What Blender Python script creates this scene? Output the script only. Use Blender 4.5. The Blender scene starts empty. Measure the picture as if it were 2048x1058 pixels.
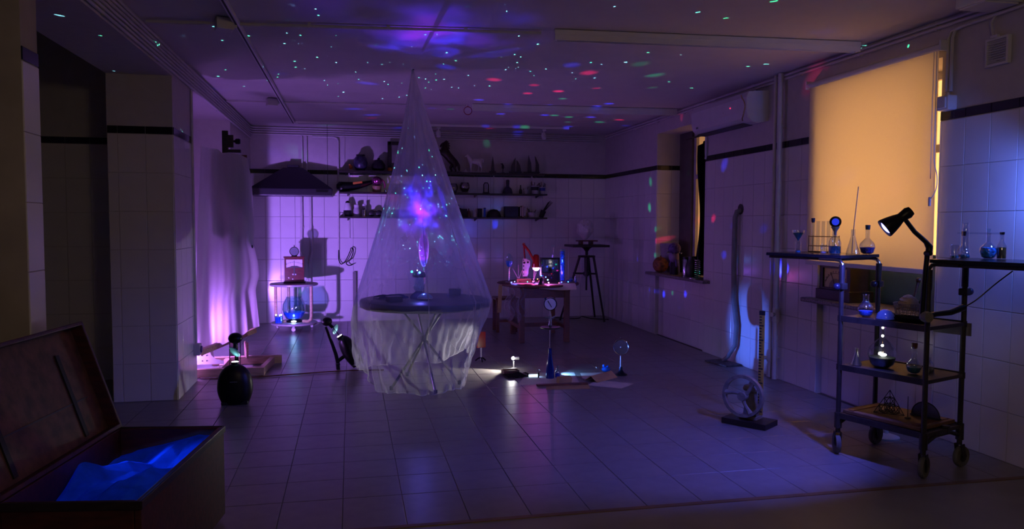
import bpy, bmesh, math, random
from mathutils import Vector as V, Matrix, Euler

rnd = random.Random(7)
PI = math.pi
SC = bpy.context.scene
COL = SC.collection

# ------------------------------------------------------------------ camera
YAW, PITCH, ROLL = -0.2095, -0.0542, 0.0034
fwd = V((-math.sin(YAW) * math.cos(PITCH), math.cos(YAW) * math.cos(PITCH), math.sin(PITCH)))
rgt = V((math.cos(YAW), math.sin(YAW), 0))
upv = rgt.cross(fwd)
r2 = rgt * math.cos(ROLL) + upv * math.sin(ROLL)
u2 = -rgt * math.sin(ROLL) + upv * math.cos(ROLL)
cam_data = bpy.data.cameras.new('camera')
cam_data.sensor_width = 36.0
cam_data.lens = 1516.86 / 2048 * 36.0
cam_data.clip_start = 0.05
cam = bpy.data.objects.new('camera', cam_data)
COL.objects.link(cam)
cam.matrix_world = Matrix(((r2.x, u2.x, -fwd.x, 0), (r2.y, u2.y, -fwd.y, 0), (r2.z, u2.z, -fwd.z, 1.4171), (0, 0, 0, 1)))
SC.camera = cam

# ------------------------------------------------------------------ view, world, sampling
vs = SC.view_settings
SC.display_settings.display_device = 'sRGB'
vs.view_transform = 'Standard'
vs.look = 'None'
vs.gamma = 1.0
vs.exposure = 0.0
vs.use_curve_mapping = False
cy = SC.cycles
cy.use_denoising = True
cy.max_bounces = 7
cy.diffuse_bounces = 4
cy.glossy_bounces = 3
cy.transmission_bounces = 6
cy.transparent_max_bounces = 24
cy.sample_clamp_indirect = 1.5
cy.caustics_reflective = False
cy.caustics_refractive = False
world = bpy.data.worlds.new('world')
SC.world = world
world.use_nodes = True
bg = world.node_tree.nodes['Background']
bg.inputs[0].default_value = (0.24, 0.16, 0.50, 1)
bg.inputs[1].default_value = 0.05


# ------------------------------------------------------------------ lights
def lamp(name, kind, loc, power, col, target=None, size=0.02, angle=60, blend=0.3, parent=None):
    d = bpy.data.lights.new(name, kind)
    d.energy = power
    d.color = col
    if kind == 'SPOT':
        d.spot_size = math.radians(angle)
        d.spot_blend = blend
        d.shadow_soft_size = size
    elif kind == 'AREA':
        d.shape = 'RECTANGLE'
        d.size, d.size_y = size if isinstance(size, tuple) else (size, size)
    else:
        d.shadow_soft_size = size
    o = bpy.data.objects.new(name, d)
    COL.objects.link(o)
    o.location = loc
    if target is not None:
        o.rotation_euler = (V(target) - V(loc)).to_track_quat('-Z', 'Y').to_euler()
    if parent is not None:
        o.parent = parent
        o.matrix_parent_inverse = Matrix.Translation(-parent.location) if parent.rotation_euler.z == 0 else parent.matrix_basis.inverted()
    return o


# street light outside the two windows of the right-hand wall
lamp('street_light', 'AREA', (5.6, 5.05, 1.40), 390, (1.0, 0.53, 0.20), (3.8, 5.05, 1.55), size=(1.5, 1.5))
lamp('street_light', 'AREA', (5.3, 8.6, 1.6), 7, (1.0, 0.55, 0.18), (3.8, 8.5, 1.6), size=(0.8, 1.2))
# room behind the photographer: one weak warm lamp high up
lamp('hall_light', 'POINT', (0.9, 0.2, 2.4), 27.0, (1.0, 0.72, 0.42), size=0.25)
# violet lamp on the floor of the left-hand niche, and two added fill lights
lamp('violet_floor_lamp_light', 'SPOT', (-1.57, 7.80, 0.16), 620, (0.37, 0.17, 1.0), (-0.68, 11.1, 1.02), size=0.04, angle=56, blend=0.9)
lamp('violet_fill_sheet', 'POINT', (-1.29, 7.84, 0.42), 33, (0.44, 0.17, 1.0), size=0.05)  # unseen point added behind the sheet so its lower part glows
lamp('violet_fill_near', 'POINT', (-1.475, 7.32, 0.13), 9, (0.50, 0.20, 1.0), size=0.03)  # point added by the pillar to brighten the easel upright and floor
# blue reading lamp clamped to the trolley, and the one at the right edge of the frame
lamp('reading_lamp_light', 'SPOT', (2.84, 3.63, 1.385), 130, (0.09, 0.10, 1.0), (2.45, 4.35, 0.62), size=0.03, angle=104, blend=0.5)
lamp('second_reading_lamp_light', 'SPOT', (3.60, 3.275, 1.695), 33, (0.08, 0.17, 1.0), (3.56, 4.30, 1.36), size=0.03, angle=120, blend=0.7)
# white torch on the floor, aimed at the canopy
lamp('floor_torch_light', 'SPOT', (1.525, 7.16, 0.105), 78, (1.0, 0.95, 0.90), (0.55, 6.80, 0.10), size=0.012, angle=85, blend=0.35)
# blue torch on the papers, aimed along the floor at the wall
lamp('paper_torch_light', 'SPOT', (1.70, 6.735, 0.045), 210, (0.06, 0.16, 1.0), (3.82, 6.76, 0.36), size=0.01, angle=27, blend=0.9)


def gobo(name, loc, target, power, angle, build):
    """a projector: a spot lamp whose emission goes through a pattern wheel"""
    o = lamp(name, 'SPOT', loc, power, (1, 1, 1), target, size=0.0, angle=angle, blend=0.15)
    d = o.data
    d.spot_blend = 1.0 if 'nebula' in name else 0.15
    d.use_nodes = True
    nt = d.node_tree
    N = nt.nodes
    L = nt.links
    em = next(n for n in N if n.type == 'EMISSION')
    tc = N.new('ShaderNodeTexCoord')
    build(nt, N, L, tc.outputs['Normal'], em)
    return o


def nmath(N, L, op, a, b=None, c=None):
    n = N.new('ShaderNodeMath')
    n.operation = op
    for i, x in enumerate((a, b, c)):
        if x is None:
            continue
        if isinstance(x, (int, float)):
            n.inputs[i].default_value = x
        else:
            L.new(x, n.inputs[i])
    return n.outputs[0]


def stars(scale, radius, strength, col_a, col_b, keep):
    def build(nt, N, L, vec, em):
        vo = N.new('ShaderNodeTexVoronoi')
        vo.inputs['Scale'].default_value = scale
        L.new(vec, vo.inputs['Vector'])
        sep = N.new('ShaderNodeSeparateColor')
        L.new(vo.outputs['Color'], sep.inputs[0])
        on = nmath(N, L, 'GREATER_THAN', sep.outputs[0], keep)
        rr = nmath(N, L, 'MULTIPLY_ADD', sep.outputs[1], radius, radius * 0.35)
        dot = nmath(N, L, 'LESS_THAN', vo.outputs['Distance'], rr)
        val = nmath(N, L, 'MULTIPLY', dot, on)
        val = nmath(N, L, 'MULTIPLY', val, strength)
        mix = N.new('ShaderNodeMix')
        mix.data_type = 'RGBA'
        L.new(sep.outputs[2], mix.inputs[0])
        mix.inputs[6].default_value = (*col_a, 1)
        mix.inputs[7].default_value = (*col_b, 1)
        L.new(mix.outputs[2], em.inputs['Color'])
        L.new(val, em.inputs['Strength'])
    return build


def blobs(scale, radius, strength, keep):
    def build(nt, N, L, vec, em):
        vo = N.new('ShaderNodeTexVoronoi')
        vo.inputs['Scale'].default_value = scale
        L.new(vec, vo.inputs['Vector'])
        sep = N.new('ShaderNodeSeparateColor')
        L.new(vo.outputs['Color'], sep.inputs[0])
        on = nmath(N, L, 'GREATER_THAN', sep.outputs[0], keep)
        d = nmath(N, L, 'DIVIDE', vo.outputs['Distance'], radius)
        soft = N.new('ShaderNodeMapRange')
        soft.inputs[1].default_value = 0.35
        soft.inputs[2].default_value = 1.0
        soft.inputs[3].default_value = 1.0
        soft.inputs[4].default_value = 0.0
        L.new(d, soft.inputs[0])
        val = nmath(N, L, 'MULTIPLY', soft.outputs[0], on)
        val = nmath(N, L, 'MULTIPLY', val, strength)
        ramp = N.new('ShaderNodeValToRGB')
        ramp.color_ramp.interpolation = 'CONSTANT'
        e = ramp.color_ramp.elements
        e[0].position, e[0].color = 0.0, (0.02, 0.03, 1, 1)
        e[1].position, e[1].color = 0.52, (0.9, 0.01, 0.12, 1)
        n3 = e.new(0.76)
        n3.color = (0.0, 0.30, 0.12, 1)
        L.new(sep.outputs[1], ramp.inputs[0])
        L.new(ramp.outputs[0], em.inputs['Color'])
        L.new(val, em.inputs['Strength'])
    return build


def nebula(scale, lo, hi, strength, col_a, col_b, w):
    def build(nt, N, L, vec, em):
        no = N.new('ShaderNodeTexNoise')
        no.noise_dimensions = '4D'
        no.inputs['W'].default_value = w
        no.inputs['Scale'].default_value = scale
        no.inputs['Detail'].default_value = 4
        no.inputs['Distortion'].default_value = 0.8
        L.new(vec, no.inputs['Vector'])
        mr = N.new('ShaderNodeMapRange')
        mr.inputs[1].default_value = lo
        mr.inputs[2].default_value = hi
        mr.inputs[3].default_value = 0
        mr.inputs[4].default_value = 1
        L.new(no.outputs[0], mr.inputs[0])
        sq = nmath(N, L, 'MULTIPLY', mr.outputs[0], mr.outputs[0])
        mix = N.new('ShaderNodeMix')
        mix.data_type = 'RGBA'
        L.new(sq, mix.inputs[0])
        mix.inputs[6].default_value = (*col_a, 1)
        mix.inputs[7].default_value = (*col_b, 1)
        L.new(mix.outputs[2], em.inputs['Color'])
        L.new(nmath(N, L, 'MULTIPLY', sq, strength), em.inputs['Strength'])
    return build


STAR = (0.595, 6.79, 1.035)
gobo('star_projector_light', STAR, (0.62, 6.35, 2.77), 230, 128, stars(31, 0.095, 14.0, (0.02, 0.9, 0.35), (0.25, 0.8, 1.0), 0.72))
gobo('star_projector_front_light', STAR, (0.50, 6.15, 1.62), 5, 100, stars(27, 0.17, 14.0, (0.02, 0.7, 0.75), (0.20, 0.45, 1.0), 0.45))
gobo('nebula_projector_light', STAR, (0.72, 5.70, 2.77), 200, 40, nebula(4.2, 0.40, 0.68, 3.0, (0.03, 0.02, 1), (0.05, 0.03, 1), 2.3))
gobo('nebula_projector_light', STAR, (0.56, 6.32, 1.62), 150, 46, nebula(1.7, 0.40, 0.70, 3.0, (0.05, 0.02, 1), (0.32, 0.02, 1), 5.1))
lamp('star_wash', 'POINT', STAR, 3.2, (0.13, 0.12, 1.0), size=0.02)
lamp('mirror_wash', 'SPOT', (0.60, 6.78, 1.02), 2.2, (0.75, 0.06, 1.0), (0.655, 6.98, 1.18), size=0.01, angle=50, blend=0.4)
gobo('party_ball_light', (2.19, 8.62, 0.80), (2.9, 8.9, 2.77), 95, 175, blobs(9, 0.29, 2.6, 0.55))


# ------------------------------------------------------------------ materials
MC = {}


def mat(key, col=(0.5, 0.5, 0.5), rough=0.5, metal=0.0, var=0.12, scale=9.0, bump=0.0, spec=0.5, emit=None, es=1.0,
        stretch=None, col2=None, trans=0.0, coat=0.0):
    if key in MC:
        return MC[key]
    m = bpy.data.materials.new(key)
    m.use_nodes = True
    nt = m.node_tree
    N, L = nt.nodes, nt.links
    b = N['Principled BSDF']
    b.inputs['Roughness'].default_value = rough
    b.inputs['Metallic'].default_value = metal
    b.inputs['Specular IOR Level'].default_value = spec
    b.inputs['Coat Weight'].default_value = coat
    tc = N.new('ShaderNodeTexCoord')
    no = N.new('ShaderNodeTexNoise')
    no.inputs['Scale'].default_value = scale
    no.inputs['Detail'].default_value = 5
    if stretch:
        mp = N.new('ShaderNodeMapping')
        mp.inputs['Scale'].default_value = stretch
        L.new(tc.outputs['Object'], mp.inputs[0])
        L.new(mp.outputs[0], no.inputs['Vector'])
    else:
        L.new(tc.outputs['Object'], no.inputs['Vector'])
    rp = N.new('ShaderNodeValToRGB')
    c2 = col2 or tuple(max(0, c * (1 - 2.2 * var)) for c in col)
    rp.color_ramp.elements[0].position = 0.34
    rp.color_ramp.elements[1].position = 0.62
    rp.color_ramp.elements[0].color = (*c2, 1)
    rp.color_ramp.elements[1].color = (*col, 1)
    L.new(no.outputs[0], rp.inputs[0])
    L.new(rp.outputs[0], b.inputs['Base Color'])
    if bump:
        bp = N.new('ShaderNodeBump')
        bp.inputs['Strength'].default_value = bump
        bp.inputs['Distance'].default_value = 0.01
        L.new(no.outputs[0], bp.inputs['Height'])
        L.new(bp.outputs[0], b.inputs['Normal'])
    if emit:
        b.inputs['Emission Color'].default_value = (*emit, 1)
        b.inputs['Emission Strength'].default_value = es
    MC[key] = m
    return m


def glass(key, tint=(0.94, 0.96, 1.0), dens=0.10, rough=0.05, edge=0.9):
    if key in MC:
        return MC[key]
    m = bpy.data.materials.new(key)
    m.use_nodes = True
    nt = m.node_tree
    N, L = nt.nodes, nt.links
    N.remove(N['Principled BSDF'])
    out = N['Material Output']
    tr = N.new('ShaderNodeBsdfTransparent')
    tr.inputs[0].default_value = (*tint, 1)
    gl = N.new('ShaderNodeBsdfGlossy')
    gl.inputs['Color'].default_value = (1, 1, 1, 1)
    gl.inputs['Roughness'].default_value = rough
    lw = N.new('ShaderNodeLayerWeight')
    lw.inputs[0].default_value = 0.35
    f = nmath(N, L, 'POWER', lw.outputs['Facing'], 2.2)
    f = nmath(N, L, 'MULTIPLY_ADD', f, edge - dens, dens)
    no = N.new('ShaderNodeTexNoise')
    no.inputs['Scale'].default_value = 30
    f = nmath(N, L, 'MULTIPLY', f, nmath(N, L, 'MULTIPLY_ADD', no.outputs[0], 0.25, 0.85))
    mx = N.new('ShaderNodeMixShader')
    L.new(f, mx.inputs[0])
    L.new(tr.outputs[0], mx.inputs[1])
    L.new(gl.outputs[0], mx.inputs[2])
    L.new(mx.outputs[0], out.inputs[0])
    MC[key] = m
    return m


def cloth(key, col, alpha=1.0, edge=0.0, transl=0.5, scale=60.0, var=0.1, stretch=None, gather=None):
    """thin fabric: part see-through, part diffuse, part translucent"""
    if key in MC:
        return MC[key]
    m = bpy.data.materials.new(key)
    m.use_nodes = True
    nt = m.node_tree
    N, L = nt.nodes, nt.links
    N.remove(N['Principled BSDF'])
    out = N['Material Output']
    tc = N.new('ShaderNodeTexCoord')
    no = N.new('ShaderNodeTexNoise')
    no.inputs['Scale'].default_value = scale
    no.inputs['Detail'].default_value = 4
    if stretch:
        mp = N.new('ShaderNodeMapping')
        mp.inputs['Scale'].default_value = stretch
        L.new(tc.outputs['Object'], mp.inputs[0])
        L.new(mp.outputs[0], no.inputs['Vector'])
    else:
        L.new(tc.outputs['Object'], no.inputs['Vector'])
    rp = N.new('ShaderNodeValToRGB')
    rp.color_ramp.elements[0].position = 0.3
    rp.color_ramp.elements[1].position = 0.7
    rp.color_ramp.elements[0].color = (*[c * (1 - var) for c in col], 1)
    rp.color_ramp.elements[1].color = (*col, 1)
    L.new(no.outputs[0], rp.inputs[0])
    df = N.new('ShaderNodeBsdfDiffuse')
    tl = N.new('ShaderNodeBsdfTranslucent')
    L.new(rp.outputs[0], df.inputs[0])
    L.new(rp.outputs[0], tl.inputs[0])
    m1 = N.new('ShaderNodeMixShader')
    m1.inputs[0].default_value = transl
    L.new(df.outputs[0], m1.inputs[1])
    L.new(tl.outputs[0], m1.inputs[2])
    res = m1.outputs[0]
    if alpha < 1:
        tr = N.new('ShaderNodeBsdfTransparent')
        lw = N.new('ShaderNodeLayerWeight')
        lw.inputs[0].default_value = 0.4
        f = nmath(N, L, 'POWER', lw.outputs['Facing'], 1.6)
        f = nmath(N, L, 'MULTIPLY_ADD', f, edge, alpha)
        f = nmath(N, L, 'MULTIPLY', f, nmath(N, L, 'MULTIPLY_ADD', no.outputs[0], 0.6, 0.7))
        if gather:      # fabric drawn together towards the top is denser
            sx = N.new('ShaderNodeSeparateXYZ')
            L.new(tc.outputs['Object'], sx.inputs[0])
            mr = N.new('ShaderNodeMapRange')
            mr.inputs[1].default_value, mr.inputs[2].default_value = gather[0], gather[1]
            mr.inputs[3].default_value, mr.inputs[4].default_value = 1.0, gather[2]
            L.new(sx.outputs[2], mr.inputs[0])
            f = nmath(N, L, 'MINIMUM', nmath(N, L, 'MULTIPLY', f, mr.outputs[0]), 0.95)
        m2 = N.new('ShaderNodeMixShader')
        L.new(f, m2.inputs[0])
        L.new(tr.outputs[0], m2.inputs[1])
        L.new(res, m2.inputs[2])
        res = m2.outputs[0]
    L.new(res, out.inputs[0])
    MC[key] = m
    return m


def glow(key, col, s):
    if key in MC:
        return MC[key]
    m = bpy.data.materials.new(key)
    m.use_nodes = True
    nt = m.node_tree
    N, L = nt.nodes, nt.links
    N.remove(N['Principled BSDF'])
    e = N.new('ShaderNodeEmission')
    e.inputs[0].default_value = (*col, 1)
    e.inputs[1].default_value = s
    L.new(e.outputs[0], N['Material Output'].inputs[0])
    MC[key] = m
    return m


PLASTER = mat('plaster', (0.55, 0.52, 0.50), 0.85, var=0.03, scale=14, bump=0.05)
CEIL = mat('ceiling_paint', (0.66, 0.64, 0.62), 0.9, var=0.02, scale=6, bump=0.03)
GROUT = mat('grout', (0.42, 0.40, 0.39), 0.9, var=0.05)
TILE = mat('wall_tile', (0.72, 0.70, 0.69), 0.16, var=0.02, scale=5)
BAND = mat('dark_tile', (0.012, 0.012, 0.014), 0.14, var=0.05)
FTILE = mat('floor_tile', (0.215, 0.195, 0.18), 0.30, var=0.07, scale=12, bump=0.06)
FLINO = mat('linoleum', (0.25, 0.23, 0.21), 0.42, var=0.10, scale=3)
FGROUT = mat('floor_grout', (0.12, 0.11, 0.10), 0.9)
WHITEP = mat('white_plastic', (0.74, 0.73, 0.72), 0.38, var=0.02)
WPAINT = mat('white_painted_pipe', (0.62, 0.60, 0.58), 0.45, var=0.05)
BLACK = mat('black_plastic', (0.005, 0.005, 0.006), 0.36, var=0.1, spec=0.3)
BLACKM = mat('black_matt', (0.010, 0.009, 0.010), 0.7, var=0.1)
STEEL = mat('steel', (0.60, 0.60, 0.62), 0.22, 1.0, var=0.04)
RUST = mat('dark_painted_steel', (0.030, 0.024, 0.020), 0.48, 0.0, var=0.2, scale=30, bump=0.1)
CAST = mat('grey_cast_iron', (0.23, 0.22, 0.19), 0.5, 0.2, var=0.15, scale=25, bump=0.15)
WOOD = mat('pale_wood', (0.42, 0.25, 0.13), 0.5, var=0.16, scale=6, stretch=(3, 3, 18))
PINE = mat('pine_wood', (0.55, 0.36, 0.24), 0.5, var=0.14, scale=5, stretch=(2, 14, 14))
BROWN = mat('brown_wood', (0.16, 0.055, 0.025), 0.42, var=0.2, scale=6, stretch=(3, 3, 20))
DARKW = mat('dark_wood', (0.022, 0.014, 0.012), 0.45, var=0.2, scale=7, stretch=(2, 12, 12))
REDW = mat('red_mahogany', (0.12, 0.012, 0.010), 0.26, var=0.2, scale=8, stretch=(3, 3, 14))
TRUNKW = mat('trunk_board', (0.070, 0.014, 0.008), 0.55, var=0.25, scale=4, stretch=(2, 10, 10), bump=0.1)
TRUNKI = mat('trunk_lining', (0.125, 0.050, 0.028), 0.65, var=0.28, scale=3.2, stretch=(2, 6, 6), bump=0.08)
REDP = mat('red_enamel', (0.34, 0.010, 0.012), 0.25, var=0.06)
PAPER = mat('paper', (0.62, 0.56, 0.48), 0.8, var=0.06)
TAN = mat('kraft_card', (0.46, 0.30, 0.13), 0.8, var=0.1)
STONE = mat('sill_stone', (0.26, 0.23, 0.22), 0.35, var=0.3, scale=60)
PLASTERW = mat('white_plaster_cast', (0.70, 0.68, 0.66), 0.7, var=0.05, scale=30, bump=0.1)
GLASS = glass('clear_glass')
GLASSB = glass('bluish_glass', (0.80, 0.92, 0.96), 0.08)
MIRROR = mat('mirror', (0.75, 0.85, 0.88), 0.09, 1.0, var=0.01)
BLUEF = mat('blue_granules', (0.03, 0.20, 0.85), 0.6, var=0.3, scale=160, bump=0.6)
TEALF = mat('teal_granules', (0.01, 0.22, 0.30), 0.6, var=0.3, scale=160, bump=0.6)
CYANF = mat('bright_blue_crystals', (0.02, 0.42, 0.95), 0.5, var=0.35, scale=60, bump=0.8)
VIOF = mat('blue_beads', (0.06, 0.08, 0.95), 0.35, var=0.45, scale=140, bump=0.8)
OLIVEF = mat('amber_liquid', (0.12, 0.09, 0.02), 0.2, var=0.1)
DKF = mat('dark_granules', (0.01, 0.03, 0.035), 0.7, var=0.3, scale=120, bump=0.6)


# ------------------------------------------------------------------ geometry helpers
def flow(pts, n=5):
    """smooth curve through the points"""
    P = [V(p) for p in pts]
    out = []
    for i in range(len(P) - 1):
        p0, p1, p2, p3 = P[max(i - 1, 0)], P[i], P[i + 1], P[min(i + 2, len(P) - 1)]
        for k in range(n):
            t = k / n
            out.append(0.5 * ((2 * p1) + (p2 - p0) * t + (2 * p0 - 5 * p1 + 4 * p2 - p3) * t * t + (3 * p1 - p0 - 3 * p2 + p3) * t ** 3))
    return out + [P[-1]]


class B:
    """collects simple shapes into one mesh"""

    def __init__(s):
        s.bm = bmesh.new()

    def box(s, c, d, rot=None, bev=0.0):
        r = bmesh.ops.create_cube(s.bm, size=1.0)
        vs_ = r['verts']
        m = Matrix.Translation(V(c))
        if rot is not None:
            m = m @ (Euler(rot).to_matrix().to_4x4() if not isinstance(rot, Matrix) else rot.to_4x4())
        m = m @ Matrix.Diagonal((d[0], d[1], d[2], 1))
        bmesh.ops.transform(s.bm, matrix=m, verts=vs_)
        if bev:
            ed = list({e for v_ in vs_ for e in v_.link_edges})
            bmesh.ops.bevel(s.bm, geom=ed, offset=bev, segments=2, affect='EDGES', profile=0.6)
        return s

    def tube(s, pts, r, n=8, cap=True, closed=False):
        pts = [V(p) for p in pts]
        rs = r if isinstance(r, (list, tuple)) else [r] * len(pts)
        rings = []
        up = None
        k = len(pts)
        for i, p in enumerate(pts):
            if closed:
                t = pts[(i + 1) % k] - pts[i - 1]
            else:
                t = pts[min(i + 1, k - 1)] - pts[max(i - 1, 0)]
            t.normalize()
            if up is None:
                up = V((0, 0, 1)) if abs(t.z) < 0.9 else V((0, 1, 0))
            a = t.cross(up)
            if a.length < 1e-6:
                a = t.cross(V((1, 0, 0)))
            a.normalize()
            b = a.cross(t)
            up = b
            rings.append([s.bm.verts.new(p + (a * math.cos(2 * PI * j / n) + b * math.sin(2 * PI * j / n)) * rs[i]) for j in range(n)])
        for i in range(k if closed else k - 1):
            A, Bq = rings[i], rings[(i + 1) % k]
            for j in range(n):
                s.bm.faces.new((A[j], A[(j + 1) % n], Bq[(j + 1) % n], Bq[j]))
        if cap and not closed:
            s.bm.faces.new(rings[0][::-1])
            s.bm.faces.new(rings[-1])
        return s

    def lathe(s, prof, c=(0, 0, 0), n=24, mtx=None, capb=True, capt=True):
        """profile of (radius, height) turned about Z"""
        c = V(c)
        rings = []
        for r, z in prof:
            if r < 1e-5:
                p = V((0, 0, z))
                rings.append([s.bm.verts.new((mtx @ p if mtx else p) + c)])
            else:
                ring = []
                for j in range(n):
                    p = V((r * math.cos(2 * PI * j / n), r * math.sin(2 * PI * j / n), z))
                    ring.append(s.bm.verts.new((mtx @ p if mtx else p) + c))
                rings.append(ring)
        for A, Bq in zip(rings, rings[1:]):
            if len(A) == 1 and len(Bq) == 1:
                continue
            for j in range(n):
                if len(A) == 1:
                    s.bm.faces.new((A[0], Bq[(j + 1) % n], Bq[j]))
                elif len(Bq) == 1:
                    s.bm.faces.new((A[j], A[(j + 1) % n], Bq[0]))
                else:
                    s.bm.faces.new((A[j], A[(j + 1) % n], Bq[(j + 1) % n], Bq[j]))
        if capb and len(rings[0]) > 1:
            s.bm.faces.new(rings[0][::-1])
        if capt and len(rings[-1]) > 1:
            s.bm.faces.new(rings[-1])
        return s

    def ball(s, c, r, u=16, v_=10, rot=None):
        rr = r if isinstance(r, (tuple, list)) else (r, r, r)
        q = bmesh.ops.create_uvsphere(s.bm, u_segments=u, v_segments=v_, radius=1.0)
        m = Matrix.Translation(V(c))
        if rot is not None:
            m = m @ Euler(rot).to_matrix().to_4x4()
        m = m @ Matrix.Diagonal((rr[0], rr[1], rr[2], 1))
        bmesh.ops.transform(s.bm, matrix=m, verts=q['verts'])
        return s

    def poly(s, pts, thick):
        """flat outline (list of 3-D points) given a thickness vector"""
        t = V(thick)
        a = [s.bm.verts.new(V(p)) for p in pts]
        b = [s.bm.verts.new(V(p) + t) for p in pts]
        k = len(pts)
        s.bm.faces.new(a[::-1])
        s.bm.faces.new(b)
        for i in range(k):
            s.bm.faces.new((a[i], a[(i + 1) % k], b[(i + 1) % k], b[i]))
        return s

    def grid(s, fn, nu, nv, closed=False):
        g = [[s.bm.verts.new(fn(i / nu, j / nv)) for i in range(nu if closed else nu + 1)] for j in range(nv + 1)]
        w = len(g[0])
        for j in range(nv):
            for i in range(nu):
                s.bm.faces.new((g[j][i], g[j][(i + 1) % w], g[j + 1][(i + 1) % w], g[j + 1][i]))
        return s

    def vox(s, xs, ys, zs, solid):
        nx, ny, nz = len(xs) - 1, len(ys) - 1, len(zs) - 1
        ok = lambda i, j, k: 0 <= i < nx and 0 <= j < ny and 0 <= k < nz and solid((xs[i] + xs[i + 1]) / 2, (ys[j] + ys[j + 1]) / 2, (zs[k] + zs[k + 1]) / 2)
        vd = {}

        def vt(i, j, k):
            if (i, j, k) not in vd:
                vd[(i, j, k)] = s.bm.verts.new((xs[i], ys[j], zs[k]))
            return vd[(i, j, k)]
        for i in range(nx):
            for j in range(ny):
                for k in range(nz):
                    if not ok(i, j, k):
                        continue
                    if not ok(i - 1, j, k):
                        s.bm.faces.new((vt(i, j, k), vt(i, j, k + 1), vt(i, j + 1, k + 1), vt(i, j + 1, k)))
                    if not ok(i + 1, j, k):
                        s.bm.faces.new((vt(i + 1, j, k), vt(i + 1, j + 1, k), vt(i + 1, j + 1, k + 1), vt(i + 1, j, k + 1)))
                    if not ok(i, j - 1, k):
                        s.bm.faces.new((vt(i, j, k), vt(i + 1, j, k), vt(i + 1, j, k + 1), vt(i, j, k + 1)))
                    if not ok(i, j + 1, k):
                        s.bm.faces.new((vt(i, j + 1, k), vt(i, j + 1, k + 1), vt(i + 1, j + 1, k + 1), vt(i + 1, j + 1, k)))
                    if not ok(i, j, k - 1):
                        s.bm.faces.new((vt(i, j, k), vt(i, j + 1, k), vt(i + 1, j + 1, k), vt(i + 1, j, k)))
                    if not ok(i, j, k + 1):
                        s.bm.faces.new((vt(i, j, k + 1), vt(i + 1, j, k + 1), vt(i + 1, j + 1, k + 1), vt(i, j + 1, k + 1)))
        return s

    def obj(s, name, m, parent=None, smooth=False, loc=None):
        bmesh.ops.recalc_face_normals(s.bm, faces=s.bm.faces)
        me = bpy.data.meshes.new(name)
        s.bm.to_mesh(me)
        s.bm.free()
        me.materials.append(m)
        if smooth:
            try:
                me.shade_smooth()
                me.set_sharp_from_angle(angle=math.radians(40))
            except Exception:
                for p in me.polygons:
                    p.use_smooth = True
        o = bpy.data.objects.new(name, me)
        COL.objects.link(o)
        if parent is not None:
            o.parent = parent
        if loc is not None:
            o.location = loc
        return o


def tag(o, label, cat, group=None):
    o['label'] = label
    o['category'] = cat
    if group:
        o['group'] = group
    return o


def thing(name, label, cat, loc=(0, 0, 0), rz=0.0, group=None, rot=None):
    o = bpy.data.objects.new(name, None)
    o.empty_display_size = 0.05
    COL.objects.link(o)
    o.location = loc
    o.rotation_euler = rot if rot else (0, 0, rz)
    return tag(o, label, cat, group)


def struct(o):
    o['kind'] = 'structure'
    return o


def stuff(o):
    o['kind'] = 'stuff'
    return o


def dup(root, loc, label, rz=None):
    r = root.copy()
    COL.objects.link(r)
    r.location = loc
    if rz is not None:
        r.rotation_euler = (0, 0, rz)
    r['label'] = label
    for ch in list(root.children):
        c = ch.copy()
        COL.objects.link(c)
        c.parent = r
        for g in list(ch.children):
            d = g.copy()
            COL.objects.link(d)
            d.parent = c
    return r
# ================================================================== the room
H, XL, XR, D = 2.77, -1.358, 3.824, 11.12
XO = -1.833            # outer face of the left-hand wall (0.475 thick)
YE = 3.50              # where the tiled floor begins

fl = struct(B().box((0.5, 4.7, -0.106), (8.2, 13.6, 0.2)).obj('floor', FGROUT))
tile_cache = {}


def tile_mesh(w, h, m, t=0.006, c=0.002, nm='tile'):
    k = (round(w, 3), round(h, 3), m.name)
    if k in tile_cache:
        return tile_cache[k]
    me = bpy.data.meshes.new(nm)
    a, b = w / 2, h / 2
    vs_ = [(-a, -b, -0.002), (a, -b, -0.002), (a, b, -0.002), (-a, b, -0.002), (-a, -b, t - c * 0.7), (a, -b, t - c * 0.7), (a, b, t - c * 0.7), (-a, b, t - c * 0.7),
           (-a + c, -b + c, t), (a - c, -b + c, t), (a - c, b - c, t), (-a + c, b - c, t)]
    fs = [(8, 9, 10, 11)] + [(4 + i, 4 + (i + 1) % 4, 8 + (i + 1) % 4, 8 + i) for i in range(4)] + [(i, (i + 1) % 4, 4 + (i + 1) % 4, 4 + i) for i in range(4)]
    me.from_pydata(vs_, [], fs)
    me.materials.append(m)
    tile_cache[k] = me
    return me


def cut(rect, holes):
    """rectangle minus rectangles"""
    todo = [rect]
    for hx0, hx1, hy0, hy1 in holes:
        nxt = []
        for x0, x1, y0, y1 in todo:
            if hx0 >= x1 - 1e-6 or hx1 <= x0 + 1e-6 or hy0 >= y1 - 1e-6 or hy1 <= y0 + 1e-6:
                nxt.append((x0, x1, y0, y1))
                continue
            if hx0 > x0:
                nxt.append((x0, hx0, y0, y1))
            if hx1 < x1:
                nxt.append((hx1, x1, y0, y1))
            a, b = max(x0, hx0), min(x1, hx1)
            if hy0 > y0:
                nxt.append((a, b, y0, hy0))
            if hy1 < y1:
                nxt.append((a, b, hy1, y1))
        todo = nxt
    return [q for q in todo if q[1] - q[0] > 0.012 and q[3] - q[2] > 0.012]


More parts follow.
